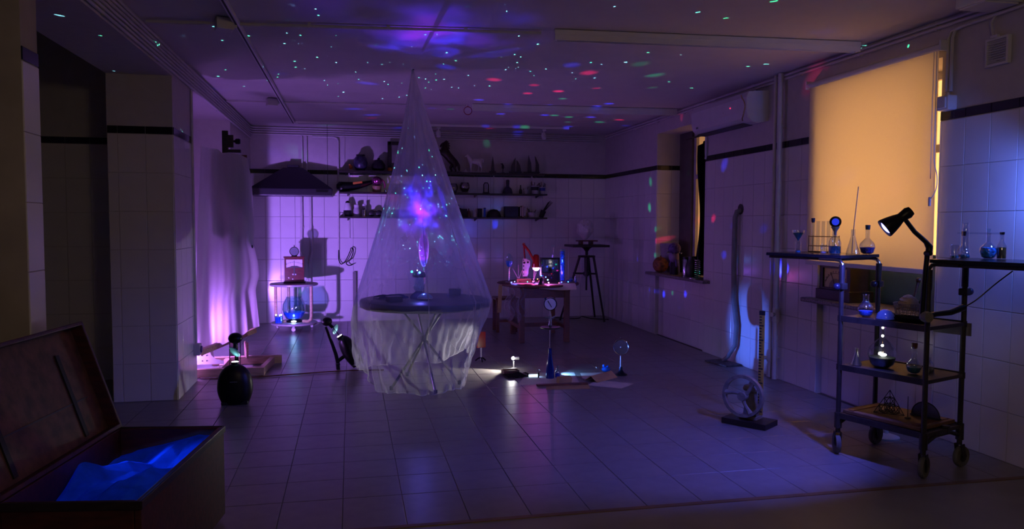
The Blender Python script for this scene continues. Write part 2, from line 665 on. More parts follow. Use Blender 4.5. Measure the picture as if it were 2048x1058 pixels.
def lay(parent, name, O, u, v, n, us, vs_, m, holes=(), gap=0.0016, jig=0.0022):
    O, u, v, n = V(O), V(u), V(v), V(n)
    out = []
    for a0, a1 in zip(us, us[1:]):
        for b0, b1 in zip(vs_, vs_[1:]):
            for x0, x1, y0, y1 in cut((a0, a1, b0, b1), holes):
                w, h = x1 - x0 - 2 * gap, y1 - y0 - 2 * gap
                o = bpy.data.objects.new(name, tile_mesh(w, h, m, nm=name))
                COL.objects.link(o)
                p = O + u * ((x0 + x1) / 2) + v * ((y0 + y1) / 2)
                R = Matrix((u, v, n)).transposed() @ Euler((rnd.uniform(-jig, jig), rnd.uniform(-jig, jig), 0)).to_matrix()
                o.parent = parent
                o.matrix_local = Matrix.Translation(p) @ R.to_4x4()
                out.append(o)
    return out


def seams(a, b, s0, p):
    k = math.ceil((a - s0) / p + 1e-4)
    r = [a]
    while s0 + k * p < b - 1e-4:
        if s0 + k * p - r[-1] > 0.01:
            r.append(s0 + k * p)
        k += 1
    return r + [b]


ROWS = [0.3 * i for i in range(8)]
BROW = [2.102, 2.162]
GAPZ = 0.006
UP = (0, 0, 1)

# floor tiles: the nearest 300 singly, the rest of the same real tiles in one part
fx = seams(-3.2, XR, -0.05, 0.30)
fy = [YE + 0.012] + [3.928 + 0.305 * k for k in range(24)]
fy = [y for y in fy if y < D] + [D]
cells = []
for y0, y1 in zip(fy, fy[1:]):
    for x0, x1 in zip(fx, fx[1:]):
        if x1 <= XO + 0.01 and y0 > 7.3:
            continue
        cells.append((x0, x1, y0, y1))


def seen(c):
    x, y = (c[0] + c[1]) / 2, (c[2] + c[3]) / 2
    return (y - 3.0) + (6 if abs(math.atan2(x, y) - 0.2095) > 0.62 or (x < XL and 3.7 < y) else 0)


cells.sort(key=seen)
for x0, x1, y0, y1 in cells[:295]:
    o = bpy.data.objects.new('tile', tile_mesh(x1 - x0 - 0.003, y1 - y0 - 0.003, FTILE))
    COL.objects.link(o)
    o.parent = fl
    o.location = ((x0 + x1) / 2, (y0 + y1) / 2, -0.006)
    o.rotation_euler = (rnd.uniform(-.0015, .0015), rnd.uniform(-.0015, .0015), 0)
b = B()
for x0, x1, y0, y1 in cells[295:]:
    b.box(((x0 + x1) / 2, (y0 + y1) / 2, -0.004), (x1 - x0 - 0.004, y1 - y0 - 0.004, 0.008))
stuff(b.obj('distant_tiles', FTILE, fl))
B().box((0.5, 0.75, -0.005), (8.2, 2 * (YE - 0.75), 0.01)).obj('linoleum', FLINO, fl)
struct(B().box((0.5, YE, 0.0), (8.2, 0.035, 0.008), bev=0.003).obj('trim_1', mat('threshold_strip', (0.22, 0.13, 0.06), 0.5, 0.3)))

struct(B().box((0.5 * (XL + 4.4), 5.0, H + 0.1), (4.4 - XL, 13.0, 0.2)).obj('ceiling', CEIL))

# back wall
wb = struct(B().box((1.1, D + 0.106, 1.6), (6.4, 0.2, 3.3)).obj('wall_back', PLASTER))
us = seams(XL + 0.004, XR - 0.004, -0.965, 0.2)
lay(wb, 'tile', (0, D - 0.006, 0), (1, 0, 0), UP, (0, -1, 0), us, ROWS, TILE)
lay(wb, 'band_tile', (0, D - 0.006, 0), (1, 0, 0), UP, (0, -1, 0), us, BROW, BAND)

# left wall with the opening to the alcove, the pillar and the niche
xs = [XO, XL]
ys = [3.784, 6.414, 7.157, 9.35, D]
zs = [0, 2.56, 2.60, 3.2]
wl = struct(B().vox(xs, ys, zs, lambda x, y, z: (y < 6.4 and z > 2.56) or 6.42 < y < 7.15 or (7.16 < y < 9.34 and z > 2.60) or y > 9.36).obj('wall_left', PLASTER))
W = (-1, 0, 0)
E_ = (1, 0, 0)
S = (0, -1, 0)
lay(wl, 'tile', (XL, 6.414, 0), (1, 0, 0), UP, S, [XO - XL + .002, -0.4, -0.2, 0], ROWS, TILE)
lay(wl, 'band_tile', (XL, 6.414, 0), (1, 0, 0), UP, S, [XO - XL + .002, -0.4, -0.2, 0], BROW, BAND)
lay(wl, 'tile', (XL, 0, 0), (0, 1, 0), UP, E_, [6.414, 6.61, 6.81, 7.01, 7.157], ROWS, TILE)
lay(wl, 'band_tile', (XL, 0, 0), (0, 1, 0), UP, E_, [6.414, 6.61, 6.81, 7.01, 7.157], BROW, BAND)
us = seams(9.35, D - 0.008, 9.35, 0.2)
lay(wl, 'tile', (XL, 0, 0), (0, 1, 0), UP, E_, us, ROWS, TILE)
lay(wl, 'band_tile', (XL, 0, 0), (0, 1, 0), UP, E_, us, BROW, BAND)
struct(B().box((-1.80, 8.25, 1.3), (0.06, 2.2, 2.64)).obj('wall_niche', mat('niche_paint', (0.70, 0.68, 0.68), 0.7, var=0.03)))

# alcove behind the opening
wa = struct(B().box((-2.6, 7.46, 1.6), (1.54, 0.2, 3.2)).obj('wall_alcove', PLASTER))
us = [-3.2, -3.043, -2.843, -2.643, -2.443, -2.243, -2.043, XO]
lay(wa, 'tile', (0, 7.36, 0), (1, 0, 0), UP, S, us, ROWS, TILE)
lay(wa, 'band_tile', (0, 7.36, 0), (1, 0, 0), UP, S, us, BROW, BAND)
struct(B().box((-3.3, 5.5, 1.6), (0.2, 4.2, 3.2)).obj('wall_alcove_side', PLASTER))
struct(B().box((-2.6, 5.5, 3.2), (1.54, 4.2, 0.2)).obj('ceiling_alcove', CEIL))

# near wall whose end face carries one column of tiles
wf = struct(B().box((-2.7, 3.697, 1.6), (2.684, 0.174, 3.2)).obj('wall_front', mat('olive_paint', (0.42, 0.37, 0.28), 0.85, var=0.12, scale=3)))
lay(wf, 'tile', (XL, 0, 0), (0, 1, 0), UP, E_, [3.61, 3.784], ROWS, TILE)
lay(wf, 'band_tile', (XL, 0, 0), (0, 1, 0), UP, E_, [3.61, 3.784], BROW, BAND)

# right wall with two window openings over shallow radiator recesses
TR = 0.42
A0, A1, AZ0, AZ1 = 7.76, 9.12, 0.80, 2.56
B0, B1, BZ0, BZ1 = 4.362, 5.66, 0.80, 2.52
xs = [XR, XR + 0.05, XR + TR]
ys = [0.5, B0, B1, A0, A1, D + .2]
zs = sorted([-0.02, AZ0, AZ1, BZ1, 3.2])


def solid_r(x, y, z):
    if A0 < y < A1:
        return z > AZ1 or (z < AZ0 and x > XR + 0.05)
    if B0 < y < B1:
        return z > BZ1 or (z < BZ0 and x > XR + 0.05)
    return True


wr = struct(B().vox(xs, ys, zs, solid_r).obj('wall_right', PLASTER))
us = seams(3.52, D - 0.008, 3.752, 0.1985)
holes = [(A0, A1, 0, 3), (B0, B1, 0, 3)]
lay(wr, 'tile', (XR, 0, 0), (0, 1, 0), UP, W, us, ROWS, TILE, holes)
lay(wr, 'band_tile', (XR, 0, 0), (0, 1, 0), UP, W, us, BROW, BAND, holes)
for q0, q1 in ((A0, A1), (B0, B1)):
    lay(wr, 'recess_tile', (XR + 0.05, 0, 0), (0, 1, 0), UP, W, seams(q0, q1, q0, 0.2), [0, 0.3, 0.6, 0.79], TILE)
lay(wr, 'reveal_tile', (XR, A1, 0), (1, 0, 0), UP, S, [0, 0.2, 0.36], [0.8, 0.9, 1.2, 1.5, 1.8, 2.1], TILE)
lay(wr, 'band_tile', (XR, A1, 0), (1, 0, 0), UP, S, [0, 0.2, 0.36], BROW, BAND)
lay(wr, 'reveal_tile', (XR, B1, 0), (1, 0, 0), UP, S, [0, 0.2, 0.36], [0.8, 0.9, 1.2, 1.5, 1.8, 2.1], TILE)


FROST = cloth('frosted_pane', (.90, .84, .74), transl=.85, scale=200, var=.05)


def window(name, y0, y1, z0, z1, x, mull):
    w = struct(bpy.data.objects.new(name, None))
    COL.objects.link(w)
    fr = mat('window_frame_paint', (0.55, 0.53, 0.50), 0.45)
    cs = [y0] + mull + [y1]
    fb = B()
    for y in cs:
        fb.box((x, min(max(y, y0 + .03), y1 - .03), (z0 + z1) / 2), (0.06, 0.06, z1 - z0))
    for z in (z0 + .03, z0 + (z1 - z0) * 0.68, z1 - .03):
        fb.box((x, (y0 + y1) / 2, z), (0.055, y1 - y0, 0.055))
    f = fb.obj('window_frame', fr, w)
    zz = [z0 + .055, z0 + (z1 - z0) * 0.68 - .027, z0 + (z1 - z0) * 0.68 + .027, z1 - .055]
    for a, c in zip(cs, cs[1:]):
        for p, q in ((zz[0], zz[1]), (zz[2], zz[3])):
            B().box((x + .01, (a + c) / 2, (p + q) / 2), (0.005, c - a - 0.06, q - p)).obj('pane', FROST, w)
    return w


struct(B().box((XR + .36, 8.95, 1.68), (.10, .36, 1.78)).obj('trim_4', mat('dark_window_board', (.10, .09, .085), .6)))
window('window_1', A0, 8.77, AZ0, AZ1, XR + 0.37, [8.28])
window('window_2', B0, B1, BZ0, BZ1, XR + 0.37, [4.86])
for nm, y0, y1 in (('trim_2', 7.60, 9.26), ('trim_3', 4.24, 5.78)):
    b = B()
    b.box((XR + 0.12, (y0 + y1) / 2, 0.783), (0.42, y1 - y0, 0.036), bev=0.012)
    struct(b.obj(nm, STONE))
# ================================================================== large things first
# ---- trunk, front left
TX = V((-0.125, -0.99, 0)).normalized()   # along the long side, towards the camera
TY = V((-0.99, 0.155, 0)).normalized()    # across, to the left
tk = thing('trunk', 'open brown wooden trunk full of blue cloth at the left front', 'trunk', (-0.600, 3.785, 0))
TL, TW, TH = 0.985, 0.50, 0.443


def tp(a, c, z):
    return TX * a + TY * c + V((0, 0, z))


RT = Matrix((TX, TY, V((0, 0, 1)))).transposed()
for nm, ca, cc, sa, sc in (('side_panel', TL / 2, 0.012, TL, 0.024), ('side_panel', TL / 2, TW - 0.012, TL, 0.024),
                           ('end_panel', 0.012, TW / 2, 0.024, TW - .05), ('end_panel', TL - 0.012, TW / 2, 0.024, TW - .05)):
    B().box(tp(ca, cc, TH / 2 + .01), (sa, sc, TH - .02), RT, bev=0.005).obj(nm, TRUNKW, tk)
B().box(tp(TL / 2, TW / 2, 0.03), (TL - .05, TW - .05, 0.02), RT).obj('bottom', TRUNKW, tk)
b = B()
for c in (0.0, TW):
    b.box(tp(TL / 2, c, TH - 0.012), (TL + .01, 0.012, 0.03), RT, bev=0.003)
for a in (0.0, TL):
    b.box(tp(a, TW / 2, TH - 0.012), (0.012, TW, 0.03), RT, bev=0.003)
b.obj('rim', DARKW, tk)
# lid leaning back on its hinges along the far long side
TILT = math.radians(19)
LX = TX
LUP = (V((0, 0, 1)) * math.cos(TILT) + TY * math.sin(TILT)).normalized()
LN = LX.cross(LUP).normalized()
if LN.dot(TY) < 0:
    LN = -LN
RL = Matrix((LX, LUP, LN)).transposed()
lo = tp(0, TW - .02, TH + .005)


def lp(a, h, n_):
    return lo + LX * a + LUP * h + LN * n_


LH = 0.53
lid = B().box(lp(TL / 2, LH / 2, 0.055), (TL, LH, 0.016), RL).obj('lid', TRUNKI, tk)
for h in (0.008, LH - 0.008):
    B().box(lp(TL / 2, h, 0.027), (TL, 0.018, 0.07), RL, bev=0.004).obj('lid_edge', TRUNKW, lid)
for a in (0.008, TL - 0.008):
    B().box(lp(a, LH / 2, 0.027), (0.018, LH, 0.07), RL, bev=0.004).obj('lid_edge', TRUNKW, lid)
for a in (0.22, 0.78):
    B().box(lp(a, LH / 2 - .04, 0.044), (0.028, LH * 0.72, 0.008), RL).obj('strap', BLACKM, lid)
B().box(lp(TL / 2, LH * 0.36, 0.046), (TL * .8, 0.006, 0.006), RL).obj('lining_seam', DARKW, lid)
for a in (0.15, 0.95):
    B().box(lp(a, 0.0, 0.08), (0.07, 0.05, 0.012), RL).obj('hinge', RUST, tk)

BLUE_CL = cloth('blue_crepe_cloth', (0.02, 0.14, 0.85), transl=0.40, scale=14, var=0.35)


def tri(x):
    return abs((x / PI) % 2 - 1)          # sharp creases


def crumple(u, v):
    a, c = 0.04 + u * (TL - .08), 0.035 + v * (TW - .07)
    h = 0.0
    for f, g, ph, am in ((5.2, 3.1, .4, .085), (-3.3, 6.4, 2.2, .07), (9.1, -7.7, 1.1, .040), (15.0, 11.0, .3, .020), (-19.0, 17.0, 2.9, .014), (33.0, -9.0, 1.7, .007)):
        h += am * (tri(f * u + g * v + ph + .8 * math.sin(3 * u - 2 * v)) - .4)
    edge = min(1, 7 * min(u, 1 - u)) * min(1, 6 * min(v, 1 - v))
    z = 0.405 + .03 * (1 - u) * (1 - v) - 0.085 * v - .02 * u + edge * h * 1.15
    return tp(a, c, max(.05, min(z, TH - .03 + .07 * edge)))


bc = B().grid(crumple, 90, 56).obj('blue_cloth', BLUE_CL, smooth=False)
bc.location = tk.location
tag(bc, 'crumpled bright blue crepe cloth filling the open trunk', 'cloth')
lamp('trunk_fill_light', 'POINT', V(tk.location) + tp(0.28, 0.20, 0.12), 1.5, (0.04, 0.16, 1.0), size=0.04)  # unseen lights added under the cloth so it glows blue
lamp('trunk_fill_light', 'POINT', V(tk.location) + tp(0.60, 0.20, 0.12), .9, (0.04, 0.16, 1.0), size=0.04)

lamp('trunk_fill_light', 'SPOT', V(tk.location) + tp(.30, .46, .52), 7.0, (.05, .18, 1), V(tk.location) + tp(.42, .08, .36), size=.02, angle=85, blend=.5)  # unseen spot added above the cloth to bring out its creases

# ---- studio easel under the sheet, in front of the niche
ez = thing('studio_easel', 'wooden studio easel standing in the window niche under a white sheet', 'easel', (-1.1, 7.6, 0))
ex = lambda x, y, z: (x + 1.1, y - 7.6, z)
WMET = mat('white_enamel', (0.75, 0.72, 0.72), 0.35, var=0.03)
B().box(ex(-1.09, 7.28, .045), (0.60, 0.05, 0.075), bev=.004).obj('front_rail', PINE, ez)
B().box(ex(-1.02, 7.90, .045), (0.66, 0.06, 0.08), bev=.006).obj('rear_rail', PINE, ez)
B().box(ex(-0.80, 7.58, .04), (0.045, 0.62, 0.07), (0, 0, -.08), bev=.004).obj('side_rail', PINE, ez)
B().box(ex(-1.20, 7.60, .04), (0.05, 0.60, 0.07), (0, 0, .0), bev=.004).obj('side_rail', PINE, ez)
B().box(ex(-1.335, 7.70, .62), (0.065, 0.05, 1.10), bev=.004).obj('upright', WMET, ez)
b = B()
pl = [(-1.46, .085), (-1.18, .085), (-1.18, .115), (-1.25, .13), (-1.29, .17), (-1.305, .215), (-1.39, .215), (-1.46, .17)]
b.poly([ex(x, 7.50, z) for x, z in pl], (0, 0.008, 0))
fp = b.obj('foot_plate', WMET, ez)
b = B()
for x in (-1.37, -1.33):
    for z in (0.12, 0.17):
        b.lathe([(0.006, 0), (0.006, .006)], ex(x, 7.498, z), 8, Euler((PI / 2, 0, 0)).to_matrix())
stuff(b.obj('bolts', RUST, fp))
B().box(ex(-1.18, 8.02, .62), (0.05, 0.05, 1.1), bev=.004).obj('upright', DARKW, ez)
B().box(ex(-1.17, 7.70, .27), (0.05, 0.80, 0.05), (0.14, 0, -0.55), bev=.004).obj('brace', PINE, ez)
B().box(ex(-1.02, 7.84, .16), (0.02, 0.12, 0.15), (0, 0, .3)).obj('wedge', PINE, ez)
B().box(ex(-1.165, 7.70, 1.30), (0.055, 0.03, 1.98), bev=.004).obj('mast', DARKW, ez)
B().box(ex(-1.118, 7.69, 2.19), (0.06, 0.03, 0.12), bev=.004).obj('mast_head', DARKW, ez)
B().box(ex(-1.08, 7.67, 2.095), (0.12, 0.06, 0.03), bev=.004).obj('top_clamp', DARKW, ez)
kb = B().lathe([(0.01, 0), (0.012, .02), (0.028, .035), (0.03, .06), (0.022, .075)], ex(-1.10, 7.69, 2.19), 12, Euler((0, PI / 2, 0)).to_matrix())
kb.obj('clamp_knob', BLACK, ez, True)
B().box(ex(-1.10, 7.66, 1.185), (0.36, 0.07, 0.03), bev=.004).obj('picture_ledge', DARKW, ez)
cv = B().box((0, 0, 0), (0.32, 0.022, 0.86), (0, 0.0, 0)).obj('canvas_board', BROWN, loc=(-1.125, 7.665, 1.63))
tag(cv, 'dark picture board standing on the easel behind the white sheet', 'board')
SHEET = cloth('white_sheet', (0.74, 0.71, 0.71), transl=0.45, scale=90, var=0.05)


def interp(t, tab):
    for (a, p), (c, q) in zip(tab, tab[1:]):
        if t <= c:
            return p + (q - p) * (t - a) / (c - a)
    return tab[-1][1]


def sheet(u, v):
    zt = interp(u, [(0, 2.145), (.1, 2.12), (.38, 2.105), (.45, 2.07), (.62, 2.075), (.85, 2.06), (1, 2.03)])
    zb = interp(u, [(0, .256), (.12, .235), (.33, .235), (.46, .27), (.66, .335), (.74, .34), (.86, .40), (1, .42)])
    z = zt + (zb - zt) * v
    x0 = interp(v, [(0, -1.365), (.2, -1.385), (.5, -1.41), (.8, -1.43), (1, -1.435)])
    x1 = interp(v, [(0, -.96), (.12, -.925), (.3, -.915), (.42, -.90), (.5, -.915), (.62, -.875), (.7, -.865), (.78, -.90), (1, -.865)])
    x = x0 + (x1 - x0) * u
    amp = 0.006 + 0.036 * v * v
    fold = amp * (math.sin(11 * u + 1.4 * v + .6) + 0.40 * math.sin(23 * u + 2.0 - 2.5 * v) + .18 * math.sin(47 * u + 5 * v))
    drape = 0.02 * math.sin(9 * (u * .8 - v * 1.6) + .5) * math.exp(-((v - .3) / .2) ** 2) + 0.016 * math.sin(26 * (u + 0.55 * v)) * math.exp(-((v - .27) / .09) ** 2) * max(0, u - .45)
    y = 7.60 - fold - drape + (max(0, u - .88) * 0.6) ** 1.2 - 0.03 * v + .0
    return V((x, y - 0.0, z))


sh = B().grid(sheet, 90, 80).obj('white_sheet', SHEET, smooth=True)
tag(sh, 'large white sheet draped over the easel, glowing violet below', 'sheet')

# violet lamp on the floor of the niche
vl = thing('floor_lamp', 'small violet floor lamp on the floor behind the white sheet', 'lamp', (-1.59, 7.80, 0))
B().lathe([(.05, 0), (.05, .015), (.015, .02), (.015, .06), (.03, .08), (.04, .10)], (0, 0, 0), 16, capt=False).obj('base', WHITEP, vl, True)
B().ball((0, 0, .10), .025).obj('bulb', glow('violet_bulb', (.6, .2, 1), 14), vl, True)
dup(vl, (-1.475, 7.32, 0), 'added second violet floor lamp tucked behind the tiled pillar')  # added copy of the lamp, goes with the extra light by the pillar
cb = B().tube(flow([(-1.56, 7.74, .01), (-1.45, 7.45, .01), (-1.30, 7.2, .012), (-1.0, 7.17, .01), (-.55, 7.25, .01), (-.1, 7.33, .01), (.3, 7.3, .01)]), .006, 6).obj('power_cable', BROWN)
tag(cb, 'thin brown cable running along the floor from the easel', 'cable')

# ---- extractor hood on the back wall
hd = thing('extractor_hood', 'dark pyramid extractor hood on the back wall', 'hood', (-0.775, 11.06, 1.77))
HOODM = mat('dark_enamel', (0.014, 0.011, 0.020), 0.4, var=0.1)
b = B()
w0, d0, w1, d1 = 0.535, 0.44, 0.13, 0.10
b.poly([(-w0, 0, .06), (w0, 0, .06), (w0, -d0, .06), (-w0, -d0, .06)], (0, 0, .001))
b.bm.clear()
vv = [(-w0, .05, .11), (w0, .05, .11), (w0, -d0, .11), (-w0, -d0, .11), (-w1, .05, .405), (w1, .05, .405), (w1, -d1, .405), (-w1, -d1, .405)]
bv = [b.bm.verts.new(q) for q in vv]
for i in range(4):
    b.bm.faces.new((bv[i], bv[(i + 1) % 4], bv[4 + (i + 1) % 4], bv[4 + i]))
b.bm.faces.new(bv[:4])
b.bm.faces.new(bv[4:])
b.obj('canopy', HOODM, hd)
B().box((0, -(d0 - .05) / 2, .06), (2 * w0, d0 + .05, .10), bev=.01).obj('rim', HOODM, hd)
B().box((0, -.02, .425), (.15, .13, .045), bev=.004).obj('collar', HOODM, hd)
B().box((.40, -d0 - .004, .075), (.16, .01, .03)).obj('switch_strip', BLACK, hd)

# water pipes coming out below the hood
for x0, x1, lab in ((-.675, -.682, 'left white water pipe below the extractor hood'), (-.552, -.535, 'right white water pipe below the extractor hood')):
    t = thing('water_pipe', lab, 'pipe', (x0, 11.07, 1.0), group=None)
    B().tube([(0, 0, .86), (0, 0, .4), (x1 - x0, 0, .02), (-.605 - x0 + (.04 if x0 > -.6 else -.01), -.01, -.12), (-.60 - x0 + (.03 if x0 > -.6 else .0), -.01, -.18), (-.59 - x0 + (.03 if x0 > -.6 else 0), 0, -.95)], .018, 8).obj('tube', WPAINT, t, True)
    B().box((0, .02, .35), (.05, .04, .02)).obj('bracket', WPAINT, t)
for x, z1, lab in ((-.66, 2.63, 'left thin wall conduit rising above the extractor hood'), (-.60, 2.63, 'right thin wall conduit rising above the extractor hood')):
    tag(B().tube([(0, 0, 0), (0, 0, z1 - 2.1)], .011, 8).obj('conduit', WPAINT, smooth=True, loc=(x, 11.095, 2.1)), lab, 'conduit')
cd = thing('conduit', 'tall wall conduit beside the shelves ending in a loop of cable', 'conduit', (-.165, 11.095, 0))
B().tube([(-.35, 0, 2.625), (-.06, 0, 2.625), (-.02, 0, 2.61), (0, 0, 2.57), (0, 0, 2.5), (-.005, 0, 1.03)], .013, 8).obj('tube', WPAINT, cd, True)
B().tube(flow([(-.005, -.01, 1.03), (-.005, -.02, .90), (.03, -.05, .83), (.09, -.06, .88), (.15, -.05, 1.0), (.17, -.04, 1.06), (.20, -.05, 1.03), (.17, -.06, .92), (.12, -.06, .87), (.10, -.07, .84), (.14, -.06, .81), (.20, -.05, .83)]), .007, 6).obj('cable_loop', BLACK, cd, True)
sl = B().box((0, 0, .36), (.045, .012, .72), (.02, 0, 0)).obj('plank', mat('grey_strip', (.20, .19, .18), .6), loc=(.047, 11.07, 0))  # narrow upright grey strip against the back wall
tag(sl, 'narrow grey strip standing against the tiled back wall', 'plank')

# ---- shelves
shelf_z = {}
for zt, x0, x1, th, lab in ((2.150, -.155, 2.80, .03, 'top dark wooden wall shelf carrying the horse figures'),
                            (1.850, -.155, 2.84, .022, 'middle dark wooden wall shelf of bowls and brush pots'),
                            (1.505, -.155, 2.84, .022, 'bottom dark wooden wall shelf of jars and tools')):
    t = thing('wall_shelf', lab, 'shelf', ((x0 + x1) / 2, 10.985, zt), group='wall shelves')
    B().box((0, 0, -th / 2), (x1 - x0, .25, th), bev=.003).obj('board', DARKW, t)
    for x in (-1.38, -.45, .45, 1.38):
        B().poly([(x - .008, .12, -th), (x - .008, -.09, -th), (x - .008, .12, -.055)], (.016, 0, 0)).obj('bracket', RUST, t)
for x, lab in ((-.02, 'left slotted shelf rail on the back wall'), (1.27, 'second slotted shelf rail on the back wall, right of the canopy'), (2.08, 'third slotted shelf rail on the back wall'), (2.66, 'right slotted shelf rail on the back wall')):
    tag(B().box((0, 0, 0), (.02, .012, 1.05)).obj('shelf_rail', WPAINT, loc=(x, 11.104, 1.72)), lab, 'rail')

YS = 10.99


def lat(name, label, cat, x, z, prof, m, parts=(), group=None, n=20, y=YS, smooth=True):
    t = thing(name, label, cat, (x, y, z), group=group)
    B().lathe(prof, (0, 0, 0), n).obj('body', m, t, smooth)
    for nm, f, mm in parts:
        f(B()).obj(nm, mm, t, True)
    return t


Z1, Z2, Z3 = 2.1505, 1.8505, 1.5055
DKBLUE = mat('dark_blue_glaze', (.05, .045, .10), .35, var=.3, scale=20)
DKJAR = mat('dark_glaze', (.02, .018, .022), .4, var=.3, scale=16)
ORANGE = mat('orange_plastic', (.75, .25, .03), .5)
CREAM = mat('cream_ceramic', (.60, .55, .50), .4)
# top shelf
t = thing('toy_duck', 'small orange toy on a pale stand at the left end of the top shelf', 'toy', (.01, YS, Z1))
B().lathe([(.045, 0), (.045, .012), (.02, .02)], n=12).obj('base', CREAM, t, True)
B().ball((0, 0, .05), (.028, .022, .03)).ball((-.015, 0, .08), .016).obj('body', ORANGE, t, True)
lat('vase', 'round dark blue vase on the top shelf', 'vase', .145, Z1, [(.05, 0), (.085, .04), (.10, .11), (.09, .17), (.06, .21), (.05, .215)], DKBLUE,
    [('lip', lambda b: b.lathe([(.05, .205), (.062, .215), (.062, .228), (.045, .228)]), DKJAR)])
lat('jar', 'squat dark covered jar beside the blue vase on the top shelf', 'jar', .395, Z1, [(.06, 0), (.095, .04), (.095, .09), (.065, .135)], DKJAR,
    [('lid', lambda b: b.lathe([(.07, .13), (.05, .155), (.015, .165), (.018, .185), (0, .19)]), DKJAR)])
fr = thing('picture_frame', 'dark wooden picture frame standing on the top shelf behind the canopy', 'frame', (.71, YS + .06, Z1))
b = B()
for c, d in (((-.16, 0, .215), (.05, .03, .43)), ((.16, 0, .215), (.05, .03, .43)), ((0, 0, .405), (.36, .03, .05)), ((0, 0, .025), (.36, .03, .05))):
    b.box(c, d, bev=.004)
b.obj('moulding', DARKW, fr)
B().box((0, .008, .215), (.28, .006, .34)).obj('backing', mat('grey_board', (.25, .23, .23), .7), fr)
lat('pot', 'small orange pot in front of the picture frame', 'pot', .555, Z1, [(.025, 0), (.037, .03), (.03, .055)], ORANGE, [('lip', lambda b: b.lathe([(.03, .05), (.034, .058), (.028, .06)]), DARKW)])


def skinmesh(name, nodes, edges, m, parent, sub=1):
    me = bpy.data.meshes.new(name)
    me.from_pydata([q[:3] for q in nodes], edges, [])
    o = bpy.data.objects.new(name, me)
    COL.objects.link(o)
    o.modifiers.new('skin', 'SKIN')
    bm = bmesh.new()
    bm.from_mesh(me)
    ly = bm.verts.layers.skin.verify()
    bm.verts.ensure_lookup_table()
    for i, q in enumerate(nodes):
        bm.verts[i][ly].radius = (q[3], q[3])
        bm.verts[i][ly].use_root = (i == 0)
    bm.to_mesh(me)
    bm.free()
    s = o.modifiers.new('sub', 'SUBSURF')
    s.levels = s.render_levels = sub
    bpy.context.view_layer.update()
    dg = bpy.context.evaluated_depsgraph_get()
    ev = bpy.data.meshes.new_from_object(o.evaluated_get(dg))
    bpy.data.objects.remove(o)
    ev.name = name
    ev.materials.clear()
    ev.materials.append(m)
    for p in ev.polygons:
        p.use_smooth = True
    r = bpy.data.objects.new(name, ev)
    COL.objects.link(r)
    if parent is not None:
        r.parent = parent
    return r


# rearing dark horse: head left, hind legs right
hs = thing('horse_figure', 'dark carved rearing horse on the top shelf', 'figurine', (1.385, YS, Z1))
HD = mat('dark_carved_wood', (.035, .012, .008), .4, var=.2)
nod = [(.06, 0, .17, .064), (.0, 0, .24, .060), (-.055, 0, .305, .056), (-.05, 0, .36, .046), (-.03, 0, .415, .034), (-.065, 0, .415, .026), (-.105, 0, .378, .016), (-.118, 0, .362, .014),
       (-.11, .02, .30, .024), (-.15, .025, .335, .015), (-.165, .03, .295, .011),
       (-.10, -.02, .27, .024), (-.165, -.025, .275, .015), (-.195, -.03, .235, .011), (-.19, -.03, .20, .010),
       (.07, .025, .11, .034), (.035, .03, .065, .019), (.06, .03, .025, .014), (.04, .03, .008, .015),
       (.10, -.025, .10, .034), (.085, -.03, .06, .019), (.115, -.03, .025, .014), (.095, -.03, .008, .015),
       (.125, 0, .16, .022), (.16, 0, .09, .022), (.165, 0, .02, .014), (-.022, 0, .462, .008)]
edg = [(0, 1), (1, 2), (2, 3), (3, 4), (4, 5), (5, 6), (6, 7), (2, 8), (8, 9), (9, 10), (2, 11), (11, 12), (12, 13), (13, 14), (0, 15), (15, 16), (16, 17), (17, 18),
       (0, 19), (19, 20), (20, 21), (21, 22), (0, 23), (23, 24), (24, 25), (4, 26)]
B().poly([(-.03, -.006, .452), (.01, -.006, .448), (.002, -.006, .432), (.030, -.006, .415), (.012, -.006, .405), (.036, -.006, .375), (.012, -.006, .372), (.030, -.006, .338), (.0, -.006, .335), (-.02, -.006, .36)], (0, .012, 0)).obj('mane', HD, hs)
skinmesh('body', nod, edg, HD, hs)
B().box((.06, 0, .006), (.26, .10, .012), bev=.003).obj('plinth', HD, hs)
py = thing('plaster_cone', 'small pale pointed plaster lump between the two horse figures', 'ornament', (1.645, YS, Z1))
B().lathe([(.036, 0), (.036, .01), (.018, .03), (.006, .05), (0, .056)], n=6).obj('body', PLASTERW, py)
# white standing horse, head left
hw = thing('horse_figure', 'white plaster standing horse on the top shelf', 'figurine', (1.775, YS, Z1))
nod = [(.0, 0, .165, .040), (-.055, 0, .17, .040), (.065, 0, .175, .040), (-.085, 0, .215, .028), (-.105, 0, .25, .022), (-.12, 0, .245, .017), (-.145, 0, .225, .011),
       (-.055, .02, .11, .016), (-.055, .02, .06, .010), (-.055, .02, .022, .010),
       (-.06, -.02, .11, .016), (-.058, -.02, .06, .010), (-.06, -.02, .022, .010),
       (.075, .02, .12, .020), (.063, .02, .07, .010), (.055, .02, .022, .010),
       (.085, -.02, .12, .020), (.10, -.02, .07, .010), (.095, -.02, .022, .010),
       (.105, 0, .205, .012), (.13, 0, .195, .012), (.125, 0, .15, .010), (-.10, 0, .275, .006)]
edg = [(0, 1), (0, 2), (1, 3), (3, 4), (4, 5), (5, 6), (1, 7), (7, 8), (8, 9), (1, 10), (10, 11), (11, 12), (2, 13), (13, 14), (14, 15), (2, 16), (16, 17), (17, 18), (2, 19), (19, 20), (20, 21), (4, 22)]
skinmesh('body', nod, edg, PLASTERW, hw)
B().box((.02, 0, .009), (.25, .08, .018), bev=.003).obj('plinth', PLASTERW, hw)


